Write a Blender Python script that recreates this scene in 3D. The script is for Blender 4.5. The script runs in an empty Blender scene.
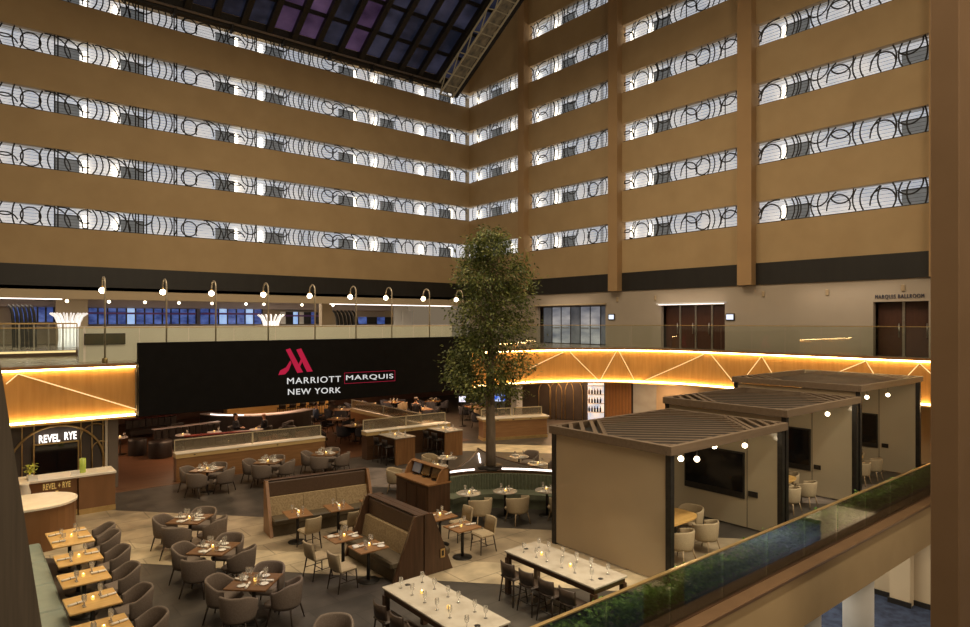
import bpy, math, random
from mathutils import Vector, Matrix
random.seed(7)
SC = bpy.context.scene
COL = SC.collection
PI = math.pi
SC.view_settings.view_transform = 'Standard'
SC.view_settings.look = 'None'

# ------------------------------------------------------------------ camera
# x runs along the long gallery wall, y runs along the end wall, z = 0 is the restaurant floor
EYE, FOC, HOR = 5.7, 645.0, 321.0
VC, VS = 0.6325, 0.7746
cam = bpy.data.cameras.new('camera')
cam_o = bpy.data.objects.new('camera', cam)
COL.objects.link(cam_o)
cam_o.location = (0, 0, EYE)
cam_o.rotation_euler = (PI / 2, 0, -math.asin(VC))
cam.sensor_width = 36
cam.lens = FOC / 970 * 36
cam.shift_y = (HOR - 313.5) / 970
cam.clip_end = 300
SC.camera = cam_o

def ray(px):
    u = (px - 485) / FOC
    return VC + u * VS, VS - u * VC
def at(px, py, z=0.0):
    """ground position of a photo point lying at height z"""
    t = FOC * (EYE - z) / (py - HOR)
    a, b = ray(px)
    return (a * t, b * t)
def on_y(px, Y):
    a, b = ray(px); return Y * a / b
def on_x(px, X):
    a, b = ray(px); return X * b / a
def z_at(px, py, Y=None, X=None):
    a, b = ray(px)
    t = Y / b if Y is not None else X / a
    return EYE + (HOR - py) * t / FOC

# ------------------------------------------------------------------ materials
def _nt(name):
    m = bpy.data.materials.new(name); m.use_nodes = True
    nt = m.node_tree; nt.nodes.clear()
    out = nt.nodes.new('ShaderNodeOutputMaterial')
    return m, nt, out
def _coord(nt, scale, kind='Object'):
    tc = nt.nodes.new('ShaderNodeTexCoord'); mp = nt.nodes.new('ShaderNodeMapping')
    mp.inputs['Scale'].default_value = scale if isinstance(scale, tuple) else (scale,) * 3
    nt.links.new(tc.outputs[kind], mp.inputs['Vector'])
    return mp.outputs['Vector']
def _ramp(nt, fac, c1, c2, p1=0.3, p2=0.7):
    r = nt.nodes.new('ShaderNodeValToRGB')
    r.color_ramp.elements[0].color = (*c1, 1); r.color_ramp.elements[1].color = (*c2, 1)
    r.color_ramp.elements[0].position = p1; r.color_ramp.elements[1].position = p2
    nt.links.new(fac, r.inputs['Fac'])
    return r.outputs['Color']
def M(name, c1, c2=None, scale=6, rough=.55, metal=0, em=0, emc=None, bump=0, tex='noise', spec=.5, detail=4, p=(.3, .7), coat=0):
    m, nt, out = _nt(name)
    b = nt.nodes.new('ShaderNodeBsdfPrincipled')
    c2 = c2 or tuple(x * .85 for x in c1)
    v = _coord(nt, scale)
    if tex == 'brick':
        t = nt.nodes.new('ShaderNodeTexBrick')
        t.inputs['Scale'].default_value = 1
        t.inputs['Mortar Size'].default_value = .012
        t.inputs['Brick Width'].default_value = 1.2; t.inputs['Row Height'].default_value = .6
        t.inputs['Color1'].default_value = (*c1, 1); t.inputs['Color2'].default_value = (*c2, 1)
        t.inputs['Mortar'].default_value = (*[x * .55 for x in c1], 1)
        nt.links.new(v, t.inputs['Vector'])
        n = nt.nodes.new('ShaderNodeTexNoise'); n.inputs['Scale'].default_value = 2.2; n.inputs['Detail'].default_value = 8
        nt.links.new(v, n.inputs['Vector'])
        mx = nt.nodes.new('ShaderNodeMixRGB'); mx.blend_type = 'MULTIPLY'; mx.inputs['Fac'].default_value = .8
        nt.links.new(t.outputs['Color'], mx.inputs['Color1'])
        nt.links.new(_ramp(nt, n.outputs['Fac'], (.45, .45, .45), (1.3, 1.3, 1.3), .3, .75), mx.inputs['Color2'])
        col = mx.outputs['Color']; fac = n.outputs['Fac']
    else:
        if tex == 'wave':
            t = nt.nodes.new('ShaderNodeTexWave'); t.inputs['Scale'].default_value = 1
            t.inputs['Distortion'].default_value = 3; t.inputs['Detail'].default_value = 3
        elif tex == 'voronoi':
            t = nt.nodes.new('ShaderNodeTexVoronoi'); t.inputs['Scale'].default_value = 1
        else:
            t = nt.nodes.new('ShaderNodeTexNoise'); t.inputs['Scale'].default_value = 1; t.inputs['Detail'].default_value = detail
        nt.links.new(v, t.inputs['Vector'])
        fac = t.outputs['Distance'] if tex == 'voronoi' else t.outputs['Fac']
        col = _ramp(nt, fac, c1, c2, *p)
    nt.links.new(col, b.inputs['Base Color'])
    b.inputs['Roughness'].default_value = rough; b.inputs['Metallic'].default_value = metal
    b.inputs['Specular IOR Level'].default_value = spec
    if coat: b.inputs['Coat Weight'].default_value = coat
    if em:
        if emc: b.inputs['Emission Color'].default_value = (*emc, 1)
        else: nt.links.new(col, b.inputs['Emission Color'])
        b.inputs['Emission Strength'].default_value = em
    if bump:
        bp = nt.nodes.new('ShaderNodeBump'); bp.inputs['Strength'].default_value = bump; bp.inputs['Distance'].default_value = .02
        nt.links.new(fac, bp.inputs['Height']); nt.links.new(bp.outputs['Normal'], b.inputs['Normal'])
    nt.links.new(b.outputs['BSDF'], out.inputs['Surface'])
    return m
def wood(name, c1, c2, along='x', rough=.4, em=0, k=1.0):
    s = {'x': (1.2 * k, 14 * k, 14 * k), 'y': (14 * k, 1.2 * k, 14 * k), 'z': (14 * k, 14 * k, 1.2 * k)}[along]
    return M(name, c1, c2, s, rough, em=em, detail=6)
def glass(name, tint=(.92, .97, .95), base=.05, gain=.9, rough=.01, opac=None):
    m, nt, out = _nt(name)
    tr = nt.nodes.new('ShaderNodeBsdfTransparent'); tr.inputs['Color'].default_value = (*tint, 1)
    gl = nt.nodes.new('ShaderNodeBsdfGlossy'); gl.inputs['Roughness'].default_value = rough
    fr = nt.nodes.new('ShaderNodeFresnel'); fr.inputs['IOR'].default_value = 1.5
    ma = nt.nodes.new('ShaderNodeMath'); ma.operation = 'MULTIPLY_ADD'
    ma.inputs[1].default_value = gain; ma.inputs[2].default_value = base; ma.use_clamp = True
    n = nt.nodes.new('ShaderNodeTexNoise'); n.inputs['Scale'].default_value = .7
    nt.links.new(_coord(nt, 1), n.inputs['Vector'])
    m2 = nt.nodes.new('ShaderNodeMath'); m2.operation = 'MULTIPLY_ADD'; m2.inputs[1].default_value = .03; m2.inputs[2].default_value = .985
    nt.links.new(n.outputs['Fac'], m2.inputs[0])
    m3 = nt.nodes.new('ShaderNodeMath'); m3.operation = 'MULTIPLY'
    nt.links.new(fr.outputs['Fac'], ma.inputs[0]); nt.links.new(ma.outputs[0], m3.inputs[0]); nt.links.new(m2.outputs[0], m3.inputs[1])
    mx = nt.nodes.new('ShaderNodeMixShader')
    nt.links.new(m3.outputs[0], mx.inputs['Fac']); nt.links.new(tr.outputs[0], mx.inputs[1]); nt.links.new(gl.outputs[0], mx.inputs[2])
    last = mx.outputs[0]
    if opac:
        df = nt.nodes.new('ShaderNodeBsdfDiffuse'); df.inputs['Color'].default_value = (*opac[0], 1)
        m4 = nt.nodes.new('ShaderNodeMixShader'); m4.inputs['Fac'].default_value = opac[1]
        nt.links.new(last, m4.inputs[1]); nt.links.new(df.outputs[0], m4.inputs[2]); last = m4.outputs[0]
    nt.links.new(last, out.inputs['Surface'])
    return m
def emis(name, c, s, c2=None, scale=3):
    m, nt, out = _nt(name)
    e = nt.nodes.new('ShaderNodeEmission'); e.inputs['Strength'].default_value = s
    n = nt.nodes.new('ShaderNodeTexNoise'); n.inputs['Scale'].default_value = 1; n.inputs['Detail'].default_value = 3
    nt.links.new(_coord(nt, scale), n.inputs['Vector'])
    nt.links.new(_ramp(nt, n.outputs['Fac'], c, c2 or tuple(x * .92 for x in c)), e.inputs['Color'])
    nt.links.new(e.outputs[0], out.inputs['Surface'])
    return m
def leafmat(name, c1, c2, c3):
    m, nt, out = _nt(name)
    g = nt.nodes.new('ShaderNodeNewGeometry')
    r = nt.nodes.new('ShaderNodeValToRGB')
    r.color_ramp.elements[0].color = (*c1, 1); r.color_ramp.elements[1].color = (*c3, 1)
    e = r.color_ramp.elements.new(.55); e.color = (*c2, 1)
    nt.links.new(g.outputs['Random Per Island'], r.inputs['Fac'])
    d = nt.nodes.new('ShaderNodeBsdfPrincipled'); d.inputs['Roughness'].default_value = .4
    t = nt.nodes.new('ShaderNodeBsdfTranslucent')
    nt.links.new(r.outputs['Color'], d.inputs['Base Color']); nt.links.new(r.outputs['Color'], t.inputs['Color'])
    mx = nt.nodes.new('ShaderNodeMixShader'); mx.inputs['Fac'].default_value = .3
    nt.links.new(d.outputs[0], mx.inputs[1]); nt.links.new(t.outputs[0], mx.inputs[2])
    nt.links.new(mx.outputs[0], out.inputs['Surface'])
    return m

# ------------------------------------------------------------------ mesh builder
class MB:
    def __init__(s): s.v = []; s.f = []; s.sm = []
    def add(s, vs, fs, smooth=False, mat=None):
        o = len(s.v)
        if mat is not None: vs = [tuple(mat @ Vector(p)) for p in vs]
        s.v += [tuple(p) for p in vs]
        for f in fs: s.f.append([i + o for i in f]); s.sm.append(smooth)
        return s
    def box(s, x0, x1, y0, y1, z0, z1, b=0, mat=None):
        if x1 < x0: x0, x1 = x1, x0
        if y1 < y0: y0, y1 = y1, y0
        if z1 < z0: z0, z1 = z1, z0
        if not b:
            vs = [(x0, y0, z0), (x1, y0, z0), (x1, y1, z0), (x0, y1, z0), (x0, y0, z1), (x1, y0, z1), (x1, y1, z1), (x0, y1, z1)]
            fs = [(0, 3, 2, 1), (4, 5, 6, 7), (0, 1, 5, 4), (1, 2, 6, 5), (2, 3, 7, 6), (3, 0, 4, 7)]
            return s.add(vs, fs, mat=mat)
        b = min(b, (x1 - x0) * .49, (y1 - y0) * .49, (z1 - z0) * .49)
        def ring(z, i):
            a0, a1, c0, c1 = x0 + i, x1 - i, y0 + i, y1 - i
            k = b if i == 0 else b * .3
            return [(a0 + k, c0, z), (a1 - k, c0, z), (a1, c0 + k, z), (a1, c1 - k, z), (a1 - k, c1, z), (a0 + k, c1, z), (a0, c1 - k, z), (a0, c0 + k, z)]
        return s.loft([ring(z0, b), ring(z0 + b, 0), ring(z1 - b, 0), ring(z1, b)], mat=mat)
    def cbox(s, cx, cy, cz, sx, sy, sz, rz=0, b=0):
        m = Matrix.Translation((cx, cy, cz)) @ Matrix.Rotation(rz, 4, 'Z')
        return s.box(-sx / 2, sx / 2, -sy / 2, sy / 2, -sz / 2, sz / 2, b, m)
    def loft(s, rings, smooth=False, cap=True, closed=True, mat=None):
        n = len(rings[0]); vs = [p for r in rings for p in r]; fs = []
        for i in range(len(rings) - 1):
            for j in range(n if closed else n - 1):
                k = (j + 1) % n
                fs.append((i * n + j, i * n + k, (i + 1) * n + k, (i + 1) * n + j))
        s.add(vs, fs, smooth, mat)
        if cap and closed:
            o = len(s.v) - len(vs); m = len(rings) - 1
            s.f.append([o + j for j in reversed(range(n))]); s.sm.append(False)
            s.f.append([o + m * n + j for j in range(n)]); s.sm.append(False)
        return s
    def prism(s, poly, z0, z1, mat=None):
        a = sum(poly[i][0] * poly[(i + 1) % len(poly)][1] - poly[(i + 1) % len(poly)][0] * poly[i][1] for i in range(len(poly)))
        if a < 0: poly = poly[::-1]
        return s.loft([[(x, y, z0) for x, y in poly], [(x, y, z1) for x, y in poly]], mat=mat)
    def lathe(s, prof, n=12, c=(0, 0, 0), smooth=True, cap=True):
        rings = [[(c[0] + r * math.cos(2 * PI * j / n), c[1] + r * math.sin(2 * PI * j / n), c[2] + z) for j in range(n)] for r, z in prof]
        return s.loft(rings, smooth, cap)
    def tube(s, pts, r, n=6, closed=False, smooth=True, cap=True):
        pts = [Vector(p) for p in pts]; m = len(pts)
        rr = r if isinstance(r, (list, tuple)) else [r] * m
        rings = []; up = None
        for i, p in enumerate(pts):
            d = (pts[(i + 1) % m] - pts[i - 1]) if closed else (pts[min(i + 1, m - 1)] - pts[max(i - 1, 0)])
            d = d.normalized() if d.length > 1e-9 else Vector((0, 0, 1))
            if up is None:
                up = Vector((0, 0, 1)) if abs(d.z) < .9 else Vector((1, 0, 0))
            a = d.cross(up)
            if a.length < 1e-6: a = d.orthogonal()
            a.normalize(); b = a.cross(d).normalized(); up = b
            rings.append([tuple(p + rr[i] * (a * math.cos(2 * PI * j / n) + b * math.sin(2 * PI * j / n))) for j in range(n)])
        if closed:
            rings.append(rings[0]); cap = False
        return s.loft(rings, smooth, cap)
    def ball(s, c, r, n=10, m=6, sz=1):
        prof = [(max(r * math.sin(PI * i / m), r * .02), -r * sz * math.cos(PI * i / m)) for i in range(m + 1)]
        return s.lathe(prof, n, c)
    def build(s, name, mat, parent=None, loc=None, rz=0, **kw):
        me = bpy.data.meshes.new(name)
        me.from_pydata(s.v, [], s.f)
        me.polygons.foreach_set('use_smooth', s.sm)
        me.materials.append(mat); me.update()
        o = bpy.data.objects.new(name, me); COL.objects.link(o)
        if parent is not None: o.parent = parent
        if loc: o.location = loc
        if rz: o.rotation_euler = (0, 0, rz)
        for k, v in kw.items(): o[k] = v
        return o

def thing(name, label, cat, loc=(0, 0, 0), rz=0, group=None):
    o = bpy.data.objects.new(name, None); COL.objects.link(o)
    o.empty_display_size = .1
    o.location = loc; o.rotation_euler = (0, 0, rz); o['label'] = label; o['category'] = cat
    if group: o['group'] = group
    return o
def tag(o, label, cat, group=None, kind=None):
    o['label'] = label; o['category'] = cat
    if group: o['group'] = group
    if kind: o['kind'] = kind
    return o
def struct(mb, name, mat, label=None, **kw):
    o = mb.build(name, mat, **kw); o['kind'] = 'structure'
    if label: o['label'] = label
    return o
def dup(root, loc=None, rz=None, label=None, group=None):
    def cp(o, parent):
        c = o.copy(); COL.objects.link(c); c.parent = parent
        for ch in kids.get(o.name, []): cp(ch, c)
        return c
    kids = {}
    for ch in root.children_recursive: kids.setdefault(ch.parent.name, []).append(ch)
    r = cp(root, None)
    if loc is not None: r.location = loc
    if rz is not None: r.rotation_euler = (0, 0, rz)
    if label: r['label'] = label
    if group: r['group'] = group
    elif 'group' in r.keys(): del r['group']
    return r
class Proto:
    """the first call moves the source itself, later calls copy it"""
    def __init__(s, make): s.make = make; s.root = None
    def put(s, loc, rz, label, group=None):
        if s.root is None:
            s.root = s.make(); o = s.root
            o.location = loc; o.rotation_euler = (0, 0, rz); o['label'] = label
            if group: o['group'] = group
            return o
        return dup(s.root, loc, rz, label, group)
def text_on(body, name, mat, origin, xdir, updir, width, height, parent=None, depth=.01, bold=0, space=1.0, slant=0):
    """raised lettering: fits BODY into width x height, lower-left corner at origin"""
    cu = bpy.data.curves.new(name + '_curve', 'FONT'); cu.body = body; cu.size = 1
    cu.extrude = .5; cu.offset = bold; cu.space_character = space
    to = bpy.data.objects.new(name + '_tmp', cu)
    me = bpy.data.meshes.new_from_object(to)
    bpy.data.objects.remove(to); bpy.data.curves.remove(cu)
    xs = [v.co.x for v in me.vertices]; ys = [v.co.y for v in me.vertices]
    x0, x1, y0, y1 = min(xs), max(xs), min(ys), max(ys)
    X = Vector(xdir).normalized(); U = Vector(updir).normalized(); N = X.cross(U); O = Vector(origin)
    for v in me.vertices:
        a, b, c = (v.co.x - x0) / (x1 - x0) * width, (v.co.y - y0) / (y1 - y0) * height, (v.co.z / .5) * depth
        v.co = O + X * a + U * b + N * c
    me.materials.clear(); me.materials.append(mat)
    o = bpy.data.objects.new(name, me); COL.objects.link(o)
    if parent is not None: o.parent = parent
    return o
def lamp(name, kind, loc, energy, color, size=1, size_y=None, rot=(0, 0, 0), spread=None, angle=None, blend=.5):
    l = bpy.data.lights.new(name, kind); l.energy = energy; l.color = color
    if kind == 'AREA':
        l.size = size
        if size_y: l.shape = 'RECTANGLE'; l.size_y = size_y
        if spread: l.spread = spread
    elif kind in ('POINT', 'SPOT'): l.shadow_soft_size = size
    if kind == 'SPOT': l.spot_size = angle or 1.2; l.spot_blend = blend
    o = bpy.data.objects.new(name, l); COL.objects.link(o); o.location = loc; o.rotation_euler = rot
    return o

# ------------------------------------------------------------------ palette
BEIGE = M('beige_plaster', (.43, .305, .16), (.38, .265, .135), .8, .8, bump=.02)
BEIGE_D = M('beige_pilaster', (.39, .25, .12), (.35, .22, .105), .8, .8)
BEIGE_L = M('pale_plaster', (.52, .41, .27), (.48, .38, .25), 1.0, .75)
BLACKF = M('black_fascia', (.012, .0105, .009), (.017, .015, .0125), (3, 3, .4), .5)
STEEL_D = M('dark_steel', (.02, .018, .016), (.035, .03, .026), 8, .45, .4)
IRON = M('wrought_iron', (.012, .011, .010), (.022, .020, .018), 8, .6)
BRASS = M('brass', (.62, .44, .2), (.5, .34, .14), 5, .35, .8)
POLEM = M('pale_pole_metal', (.55, .48, .36), (.45, .38, .28), 6, .4, .5)
STOOLUP = M('dark_stool_leather', (.03, .018, .012), (.045, .028, .019), 14, .5)
CHROME = M('brushed_metal', (.5, .46, .4), (.4, .37, .32), 8, .3, .9)
WD_DARK = wood('dark_walnut', (.048, .023, .011), (.09, .044, .021), 'x', .38)
WD_DARKZ = wood('dark_walnut_upright', (.046, .022, .0105), (.09, .044, .022), 'z', .4)
WD_MID = wood('mid_oak', (.22, .105, .04), (.31, .16, .065), 'x', .38)
WD_MIDZ = wood('mid_oak_upright', (.20, .092, .034), (.29, .145, .056), 'z', .4)
WD_GOLD = wood('golden_oak', (.56, .33, .1), (.68, .43, .15), 'x', .4)
WD_FASC = wood('lit_fascia_wood', (.46, .22, .05), (.56, .29, .08), 'z', .5, k=.6)
WD_TABLE = wood('walnut_table_top', (.14, .068, .03), (.21, .11, .05), 'x', .3)
WD_FLOOR = wood('reddish_timber_floor', (.085, .038, .019), (.15, .07, .034), 'x', .42, k=.5)
WD_SLAT = wood('taupe_slats', (.125, .085, .054), (.165, .115, .075), 'x', .5)
GREYUP = M('grey_upholstery', (.145, .112, .09), (.2, .157, .13), 40, .9, bump=.15)
CREAMUP = M('cream_upholstery', (.35, .275, .17), (.42, .335, .22), 40, .8, bump=.1)
BROWNUP = M('brown_leather', (.075, .042, .025), (.1, .058, .034), 20, .5, bump=.1)
TANUP = M('tan_patterned_fabric', (.30, .215, .115), (.40, .30, .17), 22, .8, tex='voronoi', bump=.2)
OLIVEUP = M('dark_olive_seat', (.07, .052, .028), (.095, .07, .04), 15, .6)
TEALUP = M('sage_vinyl', (.23, .275, .235), (.28, .325, .275), 4, .55)
GREENUP = M('green_leather', (.145, .16, .108), (.185, .205, .14), 10, .5)
LEGDK = M('dark_leg_wood', (.022, .013, .009), (.035, .02, .013), 10, .45)
BLKLEATH = M('black_leather', (.016, .012, .011), (.028, .02, .017), 12, .45)
MARBLE = M('pale_marble', (.44, .39, .325), (.34, .295, .24), 3.5, .25, detail=9, p=(.42, .72))
CREAMTOP = M('cream_stone_top', (.85, .78, .66), (.78, .7, .58), 4, .25)
WHITE = M('white_linen', (.85, .80, .72), (.78, .73, .65), 30, .8)
WHITEP = M('white_paint', (.78, .76, .72), (.74, .72, .68), 2, .7)
CERAM = M('white_china', (.85, .82, .76), (.8, .77, .71), 10, .2)
SLATE = M('slate_floor', (.078, .067, .057), (.056, .049, .043), .9, .42, tex='brick')
CREAMST = M('cream_stone_floor', (.60, .50, .345), (.54, .445, .3), .7, .4, tex='brick')
TANST = M('tan_stone_floor', (.37, .295, .2), (.33, .26, .175), .7, .4, tex='brick')
LAVST = M('greyish_stone_floor', (.27, .225, .2), (.23, .19, .17), .7, .4, tex='brick')
CARPET = M('blue_carpet', (.008, .014, .036), (.032, .048, .095), 3.5, .95, detail=10, p=(.35, .65))
TAUPE = M('taupe_gloss_panel', (.42, .32, .205), (.385, .295, .19), .6, .12, spec=.5)
TAUPE2 = M('pale_gloss_panel', (.46, .385, .27), (.43, .36, .25), .6, .12, spec=.45)
BLKGLASS = M('black_screen', (.004, .004, .005), (.007, .007, .008), 3, .08)
SIGNBLK = M('sign_black', (.004, .0036, .0034), (.006, .0055, .0055), 3, .7, spec=.12)
HEDGE = leafmat('hedge_leaves', (.06, .13, .02), (.15, .29, .045), (.34, .5, .12))
LEAF = leafmat('tree_leaves', (.035, .055, .012), (.12, .15, .04), (.34, .36, .11))
BARK = M('tree_bark', (.26, .2, .14), (.17, .13, .09), (9, 9, 2.5), .85, bump=.5)
GLASS_R = glass('rail_glass', (.92, .955, .92), .015, .8)
GLASS_C = glass('clear_glass', (.96, .97, .95), .05, .8)
GLASS_T = glass('tumbler_glass', (.97, .97, .95), .12, 1.0, .05, ((.9, .85, .78), .22))  # whitish diffuse mixed in to stand for sparkle
GLASS_F = glass('frosted_screen', (.8, .78, .72), .06, .7, .05, ((.35, .3, .22), .28))
LED_W = emis('warm_led', (1, .68, .29), 28)
LED_L = emis('warm_led_line', (1, .68, .32), 1.5)
LED_C = emis('cool_led', (1, .86, .78), 3.5)
BULB = emis('bulb', (1, .80, .52), 14)
BULB2 = emis('dim_bulb', (1, .84, .6), 6)
SCONCE = emis('gallery_lamp', (1, .88, .68), 5)
CANDLE = emis('candle_glow', (1, .62, .16), 1.5, (1, .5, .08), 60)
GALL = M('gallery_white', (.8, .8, .82), (.62, .66, .74), (.9, .9, .25), .7, em=.56, emc=None, p=(.35, .6))  # wall glows by itself, standing for the corridor lights
GREYP = M('grey_gallery_panel', (.13, .14, .145), (.17, .175, .18), 3, .7, em=.6)  # glow put in to lift the grey
# ================================================================== THE BUILDING
YL, XR = 39.3, 30.5            # gallery wall on the left, end wall on the right
ZB = [EYE + 4.78 + 2.91 * k for k in range(7)]
OPEN = 1.1
ORD = ['lowest', 'second lowest', 'third lowest', 'fourth lowest', 'fifth lowest', 'sixth lowest']

# ---- restaurant floor with its diagonal bands of stone
fl = MB().box(-8, 34, 7.05, 41, -.3, 0)
struct(fl, 'floor', SLATE)
nx, ny = math.cos(math.radians(42.7)), math.sin(math.radians(42.7))
def band(d0, d1, s0, s1, name, mat, z=.004):
    pts = [(nx * d - ny * s, ny * d + nx * s) for d, s in ((d0, s0), (d1, s0), (d1, s1), (d0, s1))]
    # clip to the restaurant floor in front of the timber zone
    def clip(poly, f):
        out = []
        for i in range(len(poly)):
            a, b = poly[i], poly[(i + 1) % len(poly)]
            fa, fb = f(a), f(b)
            if fa >= 0: out.append(a)
            if fa * fb < 0:
                t = fa / (fa - fb); out.append((a[0] + (b[0] - a[0]) * t, a[1] + (b[1] - a[1]) * t))
        return out
    for f in (lambda p: p[1] - 7.1, lambda p: 30 - p[1] if name == 'x' else 24.3 - p[1], lambda p: 31 - p[0], lambda p: p[0] + 3): pts = clip(pts, f)
    if len(pts) > 2: struct(MB().prism(pts, .0005, z), name, mat)
band(13.87, 15.1, -30, 20, 'floor_cream_band', CREAMST)
band(15.1, 17.65, -30, 20, 'floor_tan_band', TANST)
band(21.4, 24.2, -12, 8, 'floor_pale_band', LAVST)
band(27.9, 29.6, -16, 8, 'floor_cream_band', CREAMST)
struct(MB().box(-6, 19, 24.3, 40, .0005, .006), 'floor_timber', WD_FLOOR)

# ---- lower level under the edge of the restaurant
struct(MB().box(2, 34, -14, 14, -4.7, -4.5), 'floor_lower_level', CARPET)
w = MB().box(26.6, 26.9, 2.7, 14, -4.5, -1.5).box(26.2, 26.6, 8.2, 8.85, -4.5, -1.25).box(33.5, 33.8, -12, 6, -4.5, -1.4).box(26.9, 33.5, 2.7, 3.0, -4.5, -1.4)
struct(w, 'wall_lower_level', BEIGE_L)
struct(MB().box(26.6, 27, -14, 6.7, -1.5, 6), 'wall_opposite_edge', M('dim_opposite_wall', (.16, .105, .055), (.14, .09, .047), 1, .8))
struct(MB().box(27.01, 33.8, -14, 6, -1.4, -1.2), 'ceiling_lower_alcove', BEIGE_L)
struct(MB().box(26.55, 26.6, 2.7, 14, -4.5, -4.32).box(26.14, 26.2, 8.15, 8.9, -4.5, -4.32).box(33.45, 33.5, -12, 2.7, -4.5, -4.32), 'baseboard_lower_level', STEEL_D)
struct(MB().box(4, 30.5, 6.95, 15, -1.25, -.31), 'ceiling_lower_level', BEIGE_L)
struct(MB().box(4, 30.5, 6.78, 6.95, -1.25, -.04), 'wall_floor_edge', BEIGE)
for x, y in ((20.1, 7.6), (16.7, 7.6), (13.3, 7.6)):
    c = MB().lathe([(.40, -4.5), (.40, -1.26)], 28, (x, y, 0))
    struct(c, 'column_lower_level', WHITEP)

# ---- gallery walls
wl = MB()
ztop = ZB[4] + OPEN
zs = 8.55
for k in range(5):
    wl.box(-14, XR + .4, YL, YL + .3, zs, ZB[k]); zs = ZB[k] + OPEN
wl.box(27.9, XR + .4, YL, YL + .3, zs, 34)
struct(wl, 'wall_left', BEIGE)
struct(MB().box(-14, XR + .4, YL - .02, YL + .3, 7.48, 8.55), 'trim_left', BLACKF)
struct(MB().box(-14, XR, YL, YL + .3, 6.84, 7.48), 'wall_left_bulkhead', BEIGE_L)
struct(MB().box(-14, XR + .4, YL + 1.0, YL + 1.1, 8.6, ztop + .6), 'wall_left_gallery_back', GALL)
fls = MB()
for k in range(5): fls.box(-14, XR + .4, YL + .3, YL + 1.0, ZB[k] - .5, ZB[k] - .3).box(-14, XR + .4, YL + .3, YL + 1.0, ZB[k] + OPEN + .05, ZB[k] + OPEN + .15)
struct(fls, 'floor_left_gallery', WHITEP)

wr = MB(); zs = 8.55
for k in range(6):
    wr.box(XR, XR + .3, -2, YL, zs, ZB[k]); zs = ZB[k] + OPEN
wr.box(XR, XR + .3, 33.2, YL, ZB[5], ZB[5] + OPEN)
wr.box(XR, XR + .3, -2, YL, zs, ZB[5] + 8)
struct(wr, 'wall_right', BEIGE)
struct(MB().box(XR - .02, XR + .3, -2, YL, 7.48, 8.55), 'trim_right', BLACKF)
struct(MB().box(XR + .8, XR + .9, -2, YL + 1, 8.6, 28), 'wall_right_gallery_back', GALL)
fls = MB()
for k in range(6): fls.box(XR + .3, XR + .8, -2, YL + 1, ZB[k] - .5, ZB[k] - .3).box(XR + .3, XR + .8, -2, YL + 1, ZB[k] + OPEN + .05, ZB[k] + OPEN + .15)
struct(fls, 'floor_right_gallery', WHITEP)
PIL = [(32.6, 33.2), (24.5, 25.2), (16.2, 16.95), (8.0, 8.75)]
for a, b in PIL:
    struct(MB().box(XR - .45, XR + .35, a, b, 7.48, 34), 'pilaster', BEIGE_D)
# near columns
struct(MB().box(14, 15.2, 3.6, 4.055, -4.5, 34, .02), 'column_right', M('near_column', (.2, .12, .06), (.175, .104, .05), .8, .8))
pr = MB(); sec = [(-3, 0), (1.06, 0), (.83, 1.78), (.40, 5.2), (-3, 5.2)]
pr.loft([[(x, 10.0, z) for x, z in sec], [(x, 10.6, z) for x, z in sec]])
struct(pr, 'pier_raking_left', M('board_marked_concrete', (.17, .135, .10), (.125, .10, .075), (22, 22, .7), .85))

# ---- gallery ironwork, lamps and grey panels
def ironwork(L, seed, H=OPEN):
    rng = random.Random(seed)
    scroll, cable = MB(), MB()
    def curve(pts):
        run = []
        for p in pts + [None]:
            if p is not None and 0 <= p[1] <= H and 0 <= p[0] <= L: run.append(p)
            else:
                if len(run) > 1: scroll.tube([(a, 0, b) for a, b in run], .034, 4, cap=True)
                run = []
    def circ(cx, cz, r, a0=0, a1=360, sx=1):
        n = max(8, int(abs(a1 - a0) / 9))
        curve([(cx + sx * r * math.cos(math.radians(a0 + (a1 - a0) * i / n)), cz + r * math.sin(math.radians(a0 + (a1 - a0) * i / n))) for i in range(n + 1)])
    x = .15
    while x < L:
        k = rng.choice('oOcpcpDvSDD((pcv')
        if k == 'o': circ(x + .4, H * .45, .42); x += .75
        elif k == 'O': circ(x + .75, H * .5, .72); circ(x + .95, H * .62, .35, 40, 300); x += 1.35
        elif k == 'c': circ(x + .9, H * .5, .9, 120, 240); circ(x + 1.25, H * .5, .9, 130, 230); x += .65
        elif k == 'p': circ(x - .5, H * .5, .9, -60, 60); circ(x - .2, H * .5, .9, -60, 60); x += .8
        elif k == 'D': circ(x, H * .2, 1.0, 0, 90); circ(x + .5, H * .35, .5, 20, 210); x += 1.0
        elif k == 'v': curve([(x, .0), (x, H)]); curve([(x + .14, 0), (x + .14, H)]); x += .4
        elif k == 'S': circ(x + .5, H * .95, .6, 180, 300); circ(x + .5, H * .05, .55, 20, 170); x += .8
        else: circ(x + 1.6, H * .5, 1.6, 160, 200); x += .35
    x = .4
    while x < L:
        k = rng.choice('cpDSv')
        if k == 'c': circ(x + 1.0, H * .5, 1.0, 130, 230)
        elif k == 'p': circ(x - .7, H * .5, .9, -50, 50)
        elif k == 'D': circ(x, H * .1, .95, 0, 100)
        elif k == 'S': circ(x + .4, H * .9, .5, 170, 330)
        else: curve([(x, 0), (x, H)])
        x += rng.uniform(.5, 1.3)
    for i in range(1, 7): cable.box(0, L, -.006, .006, H * i / 7 - .006, H * i / 7 + .006)
    rail = MB().box(0, L, -.03, .03, -.005, .05)
    return scroll, cable, rail
def gallery_rail(L, seed, name, label, loc, rz, group):
    t = thing(name, label, 'railing', loc, rz, group)
    s, c, r = ironwork(L, seed)
    s.build('scrollwork', IRON, t); c.build('cables', IRON, t); r.build('bottom_rail', IRON, t)
    return t
LX0 = on_y(-12, YL)
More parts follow.
